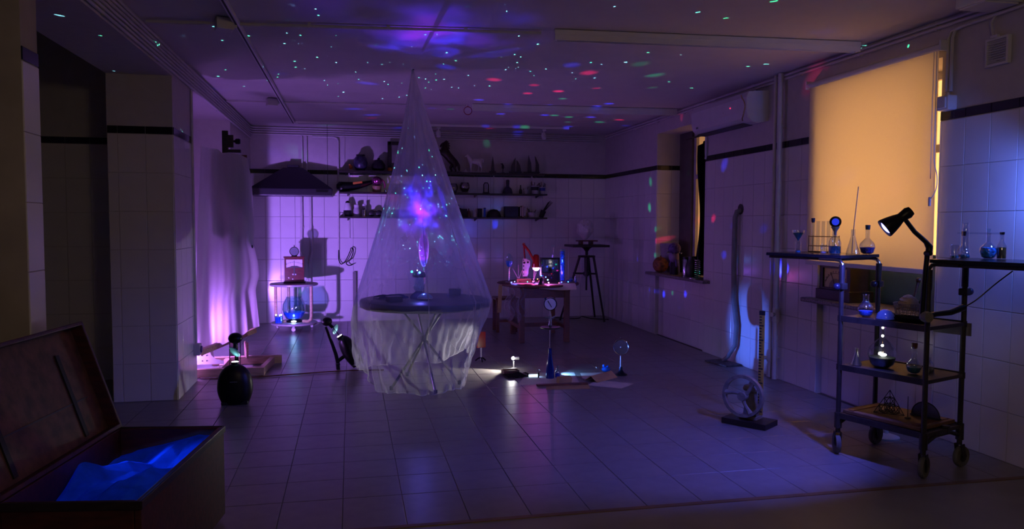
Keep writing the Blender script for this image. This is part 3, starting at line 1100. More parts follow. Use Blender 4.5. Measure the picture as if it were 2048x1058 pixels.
def boat(x, sails, lab, hw_):
    t = thing('sailing_boat', lab, 'model boat', (x, YS, Z1))
    B().poly([(-hw_, 0, .03), (hw_, 0, .03), (hw_ * .8, 0, 0), (-hw_ * .8, 0, 0)], (0, .04, 0)).obj('hull', DARKW, t)
    for pts in sails:
        B().poly([(px, .016, pz) for px, pz in pts], (0, .008, 0)).obj('sail', mat('dark_horn', (.05, .035, .03), .35, var=.2), t)


boat(2.045, [[(-.028, .03), (.03, .03), (.02, .14), (.004, .25), (-.012, .17)]], 'model boat with one narrow dark sail on the top shelf, next to the white horse', .05)
boat(2.39, [[(-.075, .03), (-.005, .03), (.0, .24), (-.03, .19), (-.065, .11)], [(.012, .03), (.085, .03), (.07, .12), (.035, .18), (.012, .20)]], 'model boat with two rounded dark sails, middle of the three on the top shelf', .10)
boat(2.635, [[(-.065, .03), (-.0, .03), (-.01, .16), (-.05, .28), (-.06, .15)], [(.055, .03), (.115, .03), (.11, .14), (.065, .24), (.045, .265), (.06, .15)]], 'model boat with two tall parted sails at the right end of the top shelf', .13)
lat('bird_figure', 'small dark bird figure between two model boats on the top shelf', 'figurine', 2.195, Z1, [(.03, 0), (.03, .01), (.006, .015), (.006, .06), (.02, .08), (.018, .11), (.008, .13)], DKJAR,
    [('head', lambda b: b.ball((-.012, 0, .135), .014).tube([(-.02, 0, .137), (-.045, 0, .14)], [.006, .001], 6), DKJAR)], n=12)

# middle shelf
vn = thing('violin_case', 'long black tapering instrument case lying on the middle shelf', 'case', (.02, YS, Z2))
B().grid(lambda u, v: V((-.21 + .50 * v, .0 + math.cos(2 * PI * u) * .07 * (1 - .55 * v), .075 - .02 * v + math.sin(2 * PI * u) * (.075 - .02 * v) * (1 - .5 * v * v) * min(1, 8 * v + .4) + .09 * v * v)), 18, 14, True).obj('body', BLACK, vn, True)
B().box((.08, -.055, .13), (.13, .006, .03), (0, -.16, 0)).obj('orange_strap', ORANGE, vn)
B().ball((-.14, -.07, .045), .022).obj('clasp', STEEL, vn, True)
lat('wooden_pot', 'small wooden pot under a shiny pink ball on the middle shelf', 'pot', .37, Z2, [(.05, 0), (.06, .02), (.068, .09)], WOOD, [('lip', lambda b: b.lathe([(.066, .08), (.072, .088), (.066, .094), (.055, .09)]), WOOD)])
bl = thing('pink_ball', 'shiny pink foil ball in the wooden pot on the middle shelf', 'ball', (.37, YS, Z2 + .160))
B().ball((0, 0, 0), (.08, .075, .065), 12, 8).obj('body', mat('pink_foil', (.6, .12, .35), .15, .7, var=.3, bump=.6, scale=30), bl)
B().tube([(.06, .0, .03), (.10, .0, -.01), (.115, 0, -.07), (.10, 0, -.10)], .013, 6).obj('ribbon', mat('pink_ribbon', (.4, .05, .16), .5), bl, True)
lat('tin', 'tiny silver tin right of the wooden pot on the middle shelf', 'tin', .49, Z2, [(.022, 0), (.022, .03)], STEEL, [('lid', lambda b: b.lathe([(.024, .026), (.024, .034), (0, .038)]), STEEL)], n=14)
lat('jar', 'dark lidded jar on the middle shelf at the canopy edge', 'jar', 1.295, Z2, [(.045, 0), (.05, .02), (.05, .12), (.035, .14)], DKJAR, [('lid', lambda b: b.lathe([(.038, .138), (.038, .158), (0, .162)]), DKJAR)])
lat('figurine', 'small orange and white figurine on the middle shelf', 'figurine', 1.375, Z2, [(.022, 0), (.026, .02), (.018, .06)], mat('orange_white', (.55, .25, .15), .5), [('head', lambda b: b.ball((0, 0, .078), .02), CREAM)], n=12)
for x, r, lab in ((1.465, .062, 'smoked glass bowl, left of two on the middle shelf'), (1.63, .073, 'smoked glass bowl, right of two on the middle shelf')):
    lat('glass_bowl', lab, 'bowl', x, Z2 + (.0165 if x > 1.5 else 0), [(.02, 0), (.045, .01), (r, .06), (r, .10), (r * .8, .138)], glass('smoked_glass', (.45, .38, .40), .25), [('lip', lambda b: b.tube([(r * .8 * math.cos(a / 16 * 2 * PI), r * .8 * math.sin(a / 16 * 2 * PI), .138) for a in range(16)], .003, 6, closed=True), GLASSB)], group='smoked glass bowls')
lat('plate', 'pale flat plate under the right smoked bowl', 'plate', 1.60, Z2, [(.05, 0), (.085, .012), (.085, .016), (.05, .008), (0, .008)], CREAM, [('foot', lambda b: b.lathe([(.05, 0), (.05, .004)]), CREAM)], n=20)
t = thing('coffee_press', 'upright metal press with an arched handle on the middle shelf', 'press', (1.945, YS, Z2))
B().lathe([(.055, 0), (.055, .012), (.03, .02)], n=16).obj('base', BLACKM, t)
B().tube([(-.035, 0, .01), (-.035, 0, .13), (-.02, 0, .158), (.02, 0, .158), (.035, 0, .13), (.035, 0, .01)], .008, 8).obj('arch', BLACKM, t, True)
B().tube([(0, 0, .155), (0, 0, .06)], .008, 8).obj('spindle', STEEL, t)
t = thing('mallet', 'dark bell-shaped tool with a thick upright handle on the middle shelf', 'tool', (2.268, YS, Z2))
B().lathe([(.075, 0), (.072, .03), (.06, .075), (.03, .10), (.022, .12)], n=20).obj('bell', DKBLUE, t, True)
B().lathe([(.022, .115), (.026, .16), (.027, .20), (.015, .208)], n=14).obj('handle', DKJAR, t, True)
lat('bottle', 'slim dark bottle left of the brush cups on the middle shelf', 'bottle', 2.463, Z2, [(.02, 0), (.024, .02), (.022, .06), (.009, .08), (.008, .12)], DKJAR, [('stopper', lambda b: b.lathe([(.009, .118), (.009, .13)]), DARKW)], n=12)


def brushpot(x, lab, r, h, m, stripe, nb, top, z=Z2, cat='pot', name='brush_pot'):
    t = thing(name, lab, cat, (x, YS, z), group=None)
    B().lathe([(r * .85, 0), (r, h), (r - .005, h), (r * .8, .01)], n=18, capt=True).obj('pot', m, t, True)
    if stripe:
        B().lathe([(r * .96, h * .45), (r * 1.02, h * .85)], n=18, capb=False, capt=False).obj('printed_band', stripe, t, True)
    for i in range(nb):
        a = 2 * PI * i / nb
        B().tube([(.4 * r * math.cos(a), .4 * r * math.sin(a), .02), (r * 1.1 * math.cos(a), .7 * r * math.sin(a), top + .03 * math.sin(5.1 * i))], [.0035, .005], 6).obj('brush', DARKW if i % 2 else BROWN, t)
    return t


brushpot(2.54, 'small pale cup with two pens on the middle shelf', .033, .066, CREAM, None, 2, .11)
brushpot(2.68, 'white pot of brushes with a dark picture, left of two on the middle shelf', .056, .125, mat('white_pot', (.62, .6, .62), .4), mat('black_print', (.02, .02, .02), .5), 7, .165)
brushpot(2.795, 'white pot of brushes with a blue band at the right end of the middle shelf', .044, .11, MC['white_pot'], mat('blue_print', (.03, .05, .35), .5), 6, .155)

# bottom shelf
t = thing('coffee_grinder', 'white grinder on a dark base at the left end of the bottom shelf', 'grinder', (-.04, YS, Z3))
B().lathe([(.06, 0), (.06, .08), (.052, .09)], n=20).obj('base', DKJAR, t, True)
B().lathe([(.055, .088), (.052, .13), (.038, .18), (.03, .195)], n=20).obj('body', WHITEP, t, True)
B().lathe([(.032, .192), (.028, .21), (.01, .222), (0, .223)], n=16).obj('cap', BLACK, t, True)
B().tube([(-.055, -.02, .05), (-.10, -.04, .06), (-.11, -.04, .03), (-.09, -.04, .005)], .004, 6).obj('wire', BLACK, t, True)
lat('jar', 'white lidded jar beside the grinder on the bottom shelf', 'jar', .083, Z3, [(.042, 0), (.044, .09), (.036, .11), (.032, .13)], MC['white_pot'], [('lid', lambda b: b.lathe([(.036, .128), (.036, .165), (0, .17)]), WHITEP)])
lat('bottle', 'dark square-shouldered bottle third from the left on the bottom shelf', 'bottle', .185, Z3, [(.036, 0), (.037, .10), (.02, .12), (.018, .15)], glass('dark_glass', (.12, .14, .14), .5), [('cap', lambda b: b.lathe([(.022, .148), (.022, .178)]), WHITEP)])
t = thing('goggles', 'pair of dark round goggles lying on the bottom shelf', 'goggles', (.345, YS, Z3))
for s in (-1, 1):
    B().lathe([(.036, 0), (.045, .01), (.045, .03), (.036, .035)], (s * .05, -.03, .047), 18, Euler((PI / 2, 0, 0)).to_matrix()).obj('eyepiece', DKJAR, t, True)
B().tube([(-.09, 0, .05), (-.06, .04, .07), (0, .055, .08), (.06, .04, .07), (.09, 0, .05)], .008, 6).obj('strap', BROWN, t, True)
t = thing('kettle', 'blue and black kettle with a long handle on the bottom shelf', 'kettle', (1.385, YS, Z3))
B().lathe([(.06, 0), (.062, .09), (.056, .12)], n=20).obj('body', mat('blue_enamel', (.02, .06, .22), .3), t, True)
B().lathe([(.058, .118), (.055, .135), (.02, .15), (.012, .165), (0, .167)], n=18).obj('lid', DKJAR, t, True)
B().tube([(-.03, 0, .13), (-.02, 0, .19), (.04, 0, .205), (.09, 0, .18), (.16, 0, .175)], .008, 8).obj('handle', STEEL, t, True)
t = thing('camera_box', 'black oblong box on the bottom shelf right of the blue kettle', 'box', (1.555, YS, Z3))
B().box((0, 0, .06), (.21, .11, .12), bev=.008).obj('body', BLACKM, t)
B().box((-.03, 0, .124), (.10, .06, .012), bev=.003).obj('top_plate', BLACK, t)
lat('bottle', 'slim reddish bottle beside the black box on the bottom shelf', 'bottle', 1.688, Z3, [(.026, 0), (.026, .08), (.010, .10), (.010, .13)], mat('red_brown_bottle', (.14, .05, .05), .3), [('cap', lambda b: b.lathe([(.012, .125), (.012, .138)]), WHITEP)], n=14)
lat('figurine', 'pale long-eared figurine on the bottom shelf', 'figurine', 1.776, Z3, [(.03, 0), (.033, .03), (.02, .07)], CREAM, [('head', lambda b: b.ball((0, 0, .085), .022).tube([(-.01, 0, .10), (-.018, 0, .135)], [.007, .003], 6).tube([(.01, 0, .10), (.02, 0, .13)], [.007, .003], 6), CREAM)], n=14)
lat('jar', 'black cylindrical jar right of the pale figurine on the bottom shelf', 'jar', 1.852, Z3, [(.032, 0), (.032, .11)], BLACKM, [('lid', lambda b: b.lathe([(.034, .108), (.034, .125), (0, .128)]), BLACK)], n=16)
lat('glass_tube', 'upright blue glass tube on the bottom shelf', 'tube', 1.925, Z3, [(.016, 0), (.016, .13)], mat('blue_glass_tube', (.05, .12, .55), .12), [('stopper', lambda b: b.lathe([(.017, .125), (.017, .138)]), BLACK)], n=12)
t = thing('helmet', 'dark hump-backed helmet lying on the bottom shelf', 'helmet', (2.06, YS, Z3))
B().lathe([(.108, 0), (.105, .03), (.085, .08), (.05, .11), (0, .12)], n=20).obj('shell', BLACKM, t, True)
B().poly([(.08, -.05, .012), (.135, -.03, .004), (.135, .03, .004), (.08, .05, .012)], (0, 0, .006)).obj('peak', BLACK, t)
t = thing('crate', 'dark blue wooden crate on the bottom shelf', 'crate', (2.318, YS, Z3))
NAVY = mat('navy_paint', (.02, .025, .06), .5, var=.25)
for c, d in (((0, -.055, .08), (.195, .012, .16)), ((0, .055, .08), (.195, .012, .16)), ((-.092, 0, .08), (.012, .098, .16)), ((.092, 0, .08), (.012, .098, .16)), ((0, 0, .006), (.17, .098, .012))):
    B().box(c, d).obj('board', NAVY, t)
for s, lab in ((-.03, 'dark book standing right of the navy crate'), (.0, 'red book standing right of the navy crate'), (.03, 'second dark book right of the navy crate')):
    t = thing('book', lab, 'book', (2.485 + s, YS, Z3), group=None)
    B().box((0, 0, .085), (.026, .11, .17 - abs(s))).obj('cover', REDP if s == 0 else DKJAR, t)
    B().box((0, -.004, .085), (.020, .111, .16 - abs(s))).obj('pages', PAPER, t)
brushpot(2.63, 'pale bowl bristling with short pens on the bottom shelf', .062, .075, CREAM, None, 8, .115, Z3, 'bowl', 'pen_bowl')
t = thing('brush_roll', 'bundle of long dark brushes leaning right at the end of the bottom shelf', 'brushes', (2.775, YS, Z3))
B().tube([(0, 0, .0), (.04, 0, .10)], [.035, .042], 12).obj('holder', BLACKM, t, True)
for i in range(5):
    B().tube([(.02 + .008 * i, .02 * (i - 2) / 2, .09), (.10 + .022 * i, .02 * (i - 2), .25 - .012 * abs(i - 2))], [.006, .004], 6).obj('brush', DARKW, t)
t = thing('twine_dish', 'shallow dish of small parts near the left end of the bottom shelf', 'dish', (.455, YS, Z3))
B().lathe([(.03, 0), (.04, .02), (.036, .02), (.025, .006)], n=16).obj('dish', BROWN, t, True)
B().ball((0, 0, .022), (.026, .026, .014), 10, 6).obj('contents', DKBLUE, t)
# ================================================================== centre of the room
# ---- round black-topped table under the tulle canopy
TC = V((.645, 6.75, 0))
rt = thing('round_table', 'round black table on crossed steel legs under the tulle canopy', 'table', TC)
B().lathe([(.55, .672), (.575, .685), (.575, .735), (.565, .742), (.0, .742)], n=64).obj('table_top', mat('black_table_top', (.010, .011, .016), .35, var=.2), rt, True)
hub = V((-.012, 0, .387))
for fx_, fy_ in ((.324, 6.45), (.50, 7.02), (.682, 6.225), (.924, 6.578)):
    f = V((fx_ - TC.x, fy_ - TC.y, .012))
    d = hub - f
    top = f + d * (.672 - .012) / d.z
    off = V((.012 * (fx_ * 10 % 2 - 1), .012 * (fy_ * 7 % 2 - 1), 0))
    l = B().tube([f + off, hub + off, top + off], .011, 8).obj('leg', STEEL if fx_ > .6 else RUST, rt, True)
    B().lathe([(.016, 0), (.016, .03), (.012, .034)], (f + off) - V((0, 0, .012)), 10).obj('rubber_foot', BLACK, l, True)
B().lathe([(.03, -.03), (.035, 0), (.03, .03)], hub, 14).obj('hub', RUST, rt, True)

# things standing on it
TT = .7425
st = thing('star_projector', 'glass-stemmed star projector with a dark lens dome on the black table', 'projector', (.60, 6.85, TT))
B().lathe([(.085, 0), (.08, .02), (.05, .045), (.03, .06)], n=24).obj('base', mat('blue_velvet', (.02, .03, .16), .7), st, True)
B().lathe([(.028, .055), (.05, .08), (.055, .13), (.045, .18), (.055, .21), (.05, .215), (.04, .18), (.05, .13), (.045, .085), (.024, .06)], n=24).obj('glass_stem', GLASSB, st, True)
B().lathe([(.058, .21), (.062, .225), (.05, .25), (.03, .262), (0, .266)], (0, 0, -.022), 24).obj('lens_dome', BLACK, st, True)
B().ball((-.0, -.052, .232), .011).obj('blue_lens', glow('blue_lens', (.1, .3, 1), 5), st, True)
B().ball((-.066, -.02, .238), .010).obj('green_emitter', glow('green_emitter', (.05, 1, .75), 5), st, True)
B().ball((-.02, -.045, .252), .006).obj('white_emitter', glow('white_emitter', (1, .8, 1), 4), st, True)
ov = thing('oval_mirror', 'tall pointed oval mirror with a white rim behind the star projector', 'mirror', (.655, 6.98, TT))
b = B()
prof = []
for i in range(40):
    a = 2 * PI * i / 40
    prof.append((.042 * math.sin(a) * (1 - .12 * math.cos(a)), -.155 * math.cos(a)))
R_ = [V((x, 0, .43 + z)) for x, z in prof]
b.tube(R_, .006, 8, closed=True)
b.obj('rim', mat('white_rim', (.8, .78, .8), .35, var=.02), ov, True)
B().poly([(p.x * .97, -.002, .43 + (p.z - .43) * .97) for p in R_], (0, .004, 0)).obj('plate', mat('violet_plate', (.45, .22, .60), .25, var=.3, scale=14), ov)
B().tube([(0, 0, .0), (0, 0, .28)], .006, 8).obj('stem', STEEL, ov, True)
B().lathe([(.05, 0), (.05, .008), (.01, .016)], n=20).obj('foot', BLACK, ov, True)
dm = thing('silver_dome', 'small silver dome lamp near the front of the black table', 'lamp', (.635, 6.66, TT))
B().lathe([(.066, .018), (.068, .024), (.05, .045), (.025, .058), (0, .062)], n=28, capb=True).obj('dome', mat('teal_lit_metal', (.35, .62, .68), .28, .85, var=.05), dm, True)  # silver dome, the teal light on it is put into the metal colour
B().lathe([(.069, .012), (.069, .020)], n=28).obj('rim', WHITEP, dm, True)
B().lathe([(.045, 0), (.05, .012)], n=20).obj('base', BLACK, dm, True)
bx = thing('black_box', 'small black box at the right rear of the black table', 'box', (.955, 7.07, TT), -.2)
B().box((0, 0, .025), (.11, .09, .05), bev=.004).obj('body', BLACKM, bx)
B().box((0, 0, .053), (.112, .092, .008), bev=.002).obj('lid', BLACK, bx)
bx = thing('black_box', 'low dark box at the left of the black table', 'box', (.36, 6.56, TT), .3)
B().box((0, 0, .02), (.12, .10, .04), bev=.004).obj('body', BLACKM, bx)
B().box((0, 0, .043), (.122, .102, .007), bev=.002).obj('lid', BLACK, bx)
fbl = B().grid(lambda u, v: V(((u - .5) * .26 + .03 * math.sin(5 * v), (v - .5) * .22, .006 + .032 * abs(math.sin(4.4 * u + 2 * v)) * math.sin(PI * u) * math.sin(PI * v) + .012 * math.sin(15 * u + 4 * v) ** 2 * math.sin(PI * v))), 40, 20).obj('dark_cloth', cloth('navy_cloth', (.015, .02, .07), transl=.2, var=.3), loc=(.345, 6.86, TT))
tag(fbl, 'dark blue cloth heaped on the left of the black table', 'cloth')

# ---- tulle canopy hung from the ceiling
TUL = cloth('white_tulle', (.80, .80, .86), alpha=.27, edge=.24, transl=.45, scale=9, var=.2, stretch=(1, 1, .25), gather=(.9, 2.6, 1.9))
AP = V((.545, 6.80, 2.765))
RC = V((.635, 6.75, .755))


def hem(th):
    # measured round the compass: front touches the floor, sides and rear ride up
    tab = [(-PI, .16), (-2.75, .16), (-2.35, .02), (-1.9, .008), (-1.2, .008), (-.75, .03), (-.5, .14), (-.2, .26), (.3, .30), (.8, .16), (1.3, .06), (2.3, .06), (PI, .16)]
    return interp(th, tab) + .012 * math.sin(9 * th)


def tulle(u, v):
    th = -PI + 2 * PI * u
    pl_ = math.sin(17 * th) * .55 + math.sin(29 * th + 1.3) * .35 + math.sin(11 * th + .4) * .4
    if v < .62:
        t = v / .62
        c = AP.lerp(RC, t)
        r = .008 + .592 * t ** 1.03 - .03 * math.sin(PI * t)
        r *= 1 + .030 * pl_ * (1 - .78 * t) * min(1, t * 6)
        sg = .02 * math.sin(PI * t) * math.cos(3 * th)
        return V((c.x + (r + sg) * math.cos(th), c.y + (r + sg) * math.sin(th), c.z))
    t = (v - .62) / .38
    z = RC.z + (hem(th) - RC.z) * t
    r = .602 + .012 * math.sin(PI * min(1, 2.2 * t))
    lft = max(0, math.cos(th - PI))
    frt = max(0, math.cos(th + PI / 2))
    rgtc = max(0, math.cos(th))
    r += lft * .018 * math.sin(PI * t * .9)
    r -= rgtc * .22 * t ** 1.3 + frt * (.03 * t) + max(0, math.cos(th + 2.3)) ** 3 * .02 * t
    cr = .016 * math.sin(8.3 * th + 4 * t + 1.1 * math.sin(3.1 * th)) + .010 * abs(math.sin(19 * th + 9 * t)) + .008 * math.sin(37 * th - 11 * t)
    r += pl_ * .010 * t + cr * t * 1.4
    sag = .012 * abs(math.sin(13 * t + 3 * math.sin(5 * th)))
    return V((RC.x + r * math.cos(th), RC.y + (r + sag * t) * math.sin(th), z))


ca = thing('tulle_canopy', 'tall white see-through tulle canopy hanging from the ceiling over the round table', 'canopy', (0, 0, 0))
B().grid(tulle, 260, 110, True).obj('net', TUL, ca, True)
for u in (.245, .362):
    k = [tulle(u, .02 + .975 * i / 60) for i in range(61)]
    B().tube([V((p.x * 1.002 - .0012, p.y - .003, p.z)) for p in k[18:]], .0045, 6).obj('seam', cloth('hem_ribbon', (.66, .60, .60), alpha=.42, edge=.2), ca, True)
B().tube([AP + V((0, 0, -.03)), AP + V((0, 0, .0)), AP + V((.012, 0, .004))], .006, 6).obj('hook', BLACK, ca)
hp = [tulle(i / 200, .999) for i in range(200)]
B().tube(hp, .004, 5, closed=True).obj('hem', cloth('hem_edge', (.72, .70, .74), alpha=.55, edge=.3), ca, True)

# ---- red paddle on a stand, lit by the torch
pd = thing('red_paddle', 'small red board on a short three-footed rod right of the canopy', 'board', (1.295, 7.60, 0), .25)
B().box((0, 0, .228), (.098, .02, .165), bev=.006).obj('board', REDP, pd)
B().tube([(0, 0, .02), (0, 0, .16)], .009, 8).obj('rod', WHITEP, pd, True)
for a in (.3, 2.4, 4.5):
    B().tube([(0, 0, .045), (.03 * math.cos(a), .03 * math.sin(a), .035), (.06 * math.cos(a), .06 * math.sin(a), .009)], .008, 6).obj('foot', BLACK, pd, True)

# ---- white torch
tc_ = thing('floor_torch', 'tiny dazzling white torch on a stub stand on the floor', 'torch', (1.545, 7.164, 0))
B().lathe([(.03, 0), (.03, .008), (.008, .014), (.008, .075)], n=14).obj('stand', WHITEP, tc_, True)
B().tube([(.05, 0, .105), (.0, 0, .105)], .016, 12).obj('barrel', WHITEP, tc_, True)
B().ball((-.006, 0, .105), .017).obj('bulb', glow('torch_bulb', (1, .97, .94), 60), tc_, True)
lamp('torch_spill', 'POINT', (1.50, 7.12, .10), .4, (1, .96, .92), size=.015)

# ---- wooden round table with lamp and lights
WT = V((2.25, 9.05, 0))
wt = thing('side_table', 'round brown wooden table with four square legs near the back wall', 'table', WT)
B().lathe([(.49, .665), (.505, .672), (.505, .688), (.495, .695), (0, .695)], n=56).obj('table_top', BROWN, wt, True)
for nm, c, d in (('apron', (0, -.35, .60), (.56, .025, .13)), ('apron', (0, .35, .60), (.56, .025, .13)), ('apron', (-.28, 0, .60), (.025, .68, .13)), ('apron', (.28, 0, .60), (.025, .68, .13))):
    B().box(c, d, bev=.003).obj(nm, BROWN, wt)
for x, y in ((-.28, -.35), (.27, -.35), (-.22, .42), (.30, .42)):
    B().box((x, y, .333), (.062, .062, .665), bev=.006).obj('leg', BROWN, wt)
B().box((0, 0, .17), (.52, .035, .05), bev=.003).obj('stretcher', BROWN, wt)
B().box((-.27, .03, .17), (.035, .76, .04), bev=.003).obj('stretcher', BROWN, wt)
B().box((.285, .03, .17), (.035, .76, .04), bev=.003).obj('stretcher', BROWN, wt)
WZ = .6955
so = thing('stool', 'plain wooden stool half hidden behind the left of the wooden table', 'stool', (1.98, 9.75, 0))
B().box((0, 0, .435), (.30, .30, .03), bev=.005).obj('seat', BROWN, so)
for x in (-.12, .12):
    for y in (-.12, .12):
        B().box((x, y, .21), (.04, .04, .42), bev=.003).obj('leg', BROWN, so)
B().box((0, -.12, .15), (.22, .025, .035)).obj('stretcher', BROWN, so)
gz = B().grid(lambda u, v: V((-.11 + .22 * u + .03 * math.sin(9 * v), .04 * math.sin(17 * u) * (.5 + v), -.0 - .36 * v - .03 * math.sin(11 * u) * v)), 40, 24).obj('gauze', cloth('gauze', (.62, .58, .62), alpha=.28, edge=.4), loc=(1.875, 8.665, .66), smooth=True)
tag(gz, 'bunched white gauze hanging over the left side of the wooden table', 'cloth')
lt = B().box((0, 0, -.14), (.045, .012, .34), (0, .05, 0)).obj('slat', TAN, loc=(1.745, 8.90, .655))
tag(lt, 'pale strip of card hanging at the left end of the wooden table', 'card')
pp = B().poly([(-.17, -.05, .004), (.26, -.14, .004), (.30, .04, .004), (-.10, .12, .004)], (0, 0, .002)).obj('paper_sheet', PAPER, loc=(2.33, 8.70, WZ))
tag(pp, 'sheet of pale paper at the front of the wooden table', 'paper')
B().grid(lambda u, v: V((-.17 + .43 * u, -.05 - .09 * u - .03 * v, .004 - .065 * v * (0.7 + .3 * math.sin(2.6 * u)))), 12, 4).obj('hanging_edge', PAPER, pp)
pp = B().poly([(-.14, -.09, .001), (.12, -.12, .001), (.15, .07, .001), (-.12, .10, .001)], (0, 0, .002)).obj('paper_sheet', PAPER, loc=(2.00, 8.86, WZ))
tag(pp, 'sheet of pale paper at the left of the wooden table', 'paper')

FLUID = mat('blue_fluid', (.02, .16, .70), .25, emit=(.01, .10, .7), es=.0)
hg = thing('glass_egg', 'glass egg half full of blue liquid on a thin stem on the wooden table', 'glassware', (1.90, 9.10, WZ))
B().lathe([(.05, 0), (.045, .01), (.01, .02), (.007, .10), (.012, .16), (.02, .185)], n=18).obj('stand', STEEL, hg, True)
B().lathe([(0, .185), (.025, .19), (.042, .225), (.047, .265), (.040, .31), (.02, .345), (0, .352)], n=20).obj('egg', GLASSB, hg, True)
B().lathe([(0, .187), (.022, .192), (.040, .225), (.044, .262), (0, .263)], n=20).obj('liquid', FLUID, hg, True)
ws = thing('wood_block', 'pale wooden block lying on the wooden table', 'block', (2.055, 9.0, WZ), .1)
B().box((0, 0, .026), (.185, .06, .045), bev=.004).obj('block', WOOD, ws)
B().box((0, -.031, .026), (.15, .002, .012)).obj('groove', BROWN, ws)
rl = thing('desk_lamp', 'red desk lamp with a folded arm lighting the wooden table violet', 'lamp', (2.12, 9.14, WZ))
B().lathe([(.07, 0), (.068, .015), (.02, .025)], n=22).obj('base', REDP, rl, True)
B().tube([(0, 0, .02), (-.01, 0, .24), (-.03, 0, .46)], .011, 8).obj('lower_arm', REDP, rl, True)
B().tube([(-.03, -.012, .46), (.03, -.03, .38), (.085, -.05, .27)], .015, 8).obj('upper_arm', REDP, rl, True)
B().lathe([(.014, -.012), (.02, 0), (.014, .012)], (-.03, -.01, .465), 12, Euler((PI / 2, 0, 0)).to_matrix()).obj('elbow', REDP, rl, True)
B().lathe([(.058, -.085), (.055, -.06), (.045, -.01), (.036, .06), (.02, .075), (.0, .078)], (.115, -.06, .265), 22, capb=False).obj('shade', REDP, rl, True)
B().ball((.115, -.06, .172), (.043, .043, .036)).obj('bulb', glow('violet_white_bulb', (.85, .45, 1), 9), rl, True)
lamp('red_lamp_light', 'POINT', (2.235, 9.03, WZ + .11), 2.4, (.28, .10, 1), size=.03)
cd2 = thing('palette_card', 'white perforated palette card standing behind the red lamp', 'card', (2.10, 9.06, WZ))
b = B()
b.poly([(-.04, 0, .07), (.02, 0, .07), (.035, 0, .11), (.03, 0, .15), (.055, 0, .20), (.05, 0, .26), (.0, 0, .29), (-.04, 0, .29)], (0, .006, 0))
b.obj('card', mat('white_card', (.78, .74, .74), .6), cd2)
for x, z, r in ((-.028, .27, .007), (-.028, .20, .009), (-.028, .15, .009), (-.028, .10, .007), (-.02, .24, .014), (.025, .245, .013)):
    B().lathe([(r, -.001), (r, .002)], (x, -.002, z), 12, Euler((PI / 2, 0, 0)).to_matrix()).obj('hole', BLACKM, cd2)
B().box((0, .01, .036), (.03, .03, .07)).obj('stand', BLACK, cd2)
rd = thing('reed_vase', 'tiny vase of white reeds standing on the wooden table', 'vase', (2.015, 9.08, WZ))
B().lathe([(.018, 0), (.022, .02), (.01, .05), (.012, .06)], n=14).obj('vase', WHITEP, rd, True)
for dx, dz in ((-.075, .165), (-.005, .21), (.04, .14)):
    B().tube([(0, 0, .03), (dx, 0, dz)], .004, 6).obj('reed', mat('white_reed', (.8, .7, .85), .5), rd)
rd = thing('reed_vase', 'second vase of white reeds in front of the palette card', 'vase', (2.17, 8.93, WZ))
B().lathe([(.02, 0), (.024, .02), (.012, .055), (.014, .065)], n=14).obj('vase', GLASSB, rd, True)
for dx, dz in ((.0, .23), (.012, .17), (.03, .13)):
    B().tube([(0, 0, .03), (dx, 0, dz)], .004, 6).obj('reed', MC['white_reed'], rd)
pb = thing('party_light', 'small black cone-shaped party light on the wooden table', 'lamp', (2.195, 8.66, WZ))
B().lathe([(.038, 0), (.036, .02), (.022, .07), (.01, .082), (0, .084)], n=18).obj('housing', BLACK, pb, True)
B().lathe([(.040, 0), (.040, .008)], n=18).obj('foot', BLACKM, pb)
# chain of coloured lights curling over the table
fl_ = thing('fairy_lights', 'chain of coloured fairy lights curling across the wooden table', 'lights', (0, 0, WZ))
pts = [(1.86, 8.78, .012), (1.93, 8.92, .012), (1.98, 8.98, .014), (2.07, 8.84, .014), (2.13, 8.80, .02), (2.18, 8.78, .05), (2.22, 8.76, .09), (2.27, 8.74, .075), (2.285, 8.70, .045), (2.28, 8.64, .015), (2.40, 8.62, .012), (2.47, 8.75, .012), (2.56, 8.78, .012)]
B().tube(flow(pts), .003, 5).obj('wire', BLACK, fl_, True)
cols = [(.1, .15, 1), (.3, .3, 1), (1, .05, .25), (.1, .6, .5), (1, .1, .6), (1, .35, .1), (.1, .8, 1), (.15, .3, 1), (.3, .8, 1), (1, .3, .9), (.9, .1, .2), (.1, .2, 1), (.1, .5, 1)]
for i, (p, c) in enumerate(zip(pts, cols)):
    B().ball(V(p) + V((0, 0, .008)), .0085 if i in (0, 2, 4, 8, 9) else .006, 10, 6).obj('bulb', glow('fairy_%d' % i, c, 6), fl_, True)
for p, c, e in (((1.90, 8.80, .05), (.15, .15, 1), .5), ((2.12, 8.74, .06), (1, .08, .5), .8), ((2.27, 8.60, .05), (.8, .15, 1), .8), ((2.0, 8.85, .06), (1, .05, .2), .3)):
    lamp('fairy_glow', 'POINT', (p[0], p[1], WZ + p[2]), e, c, size=.012)
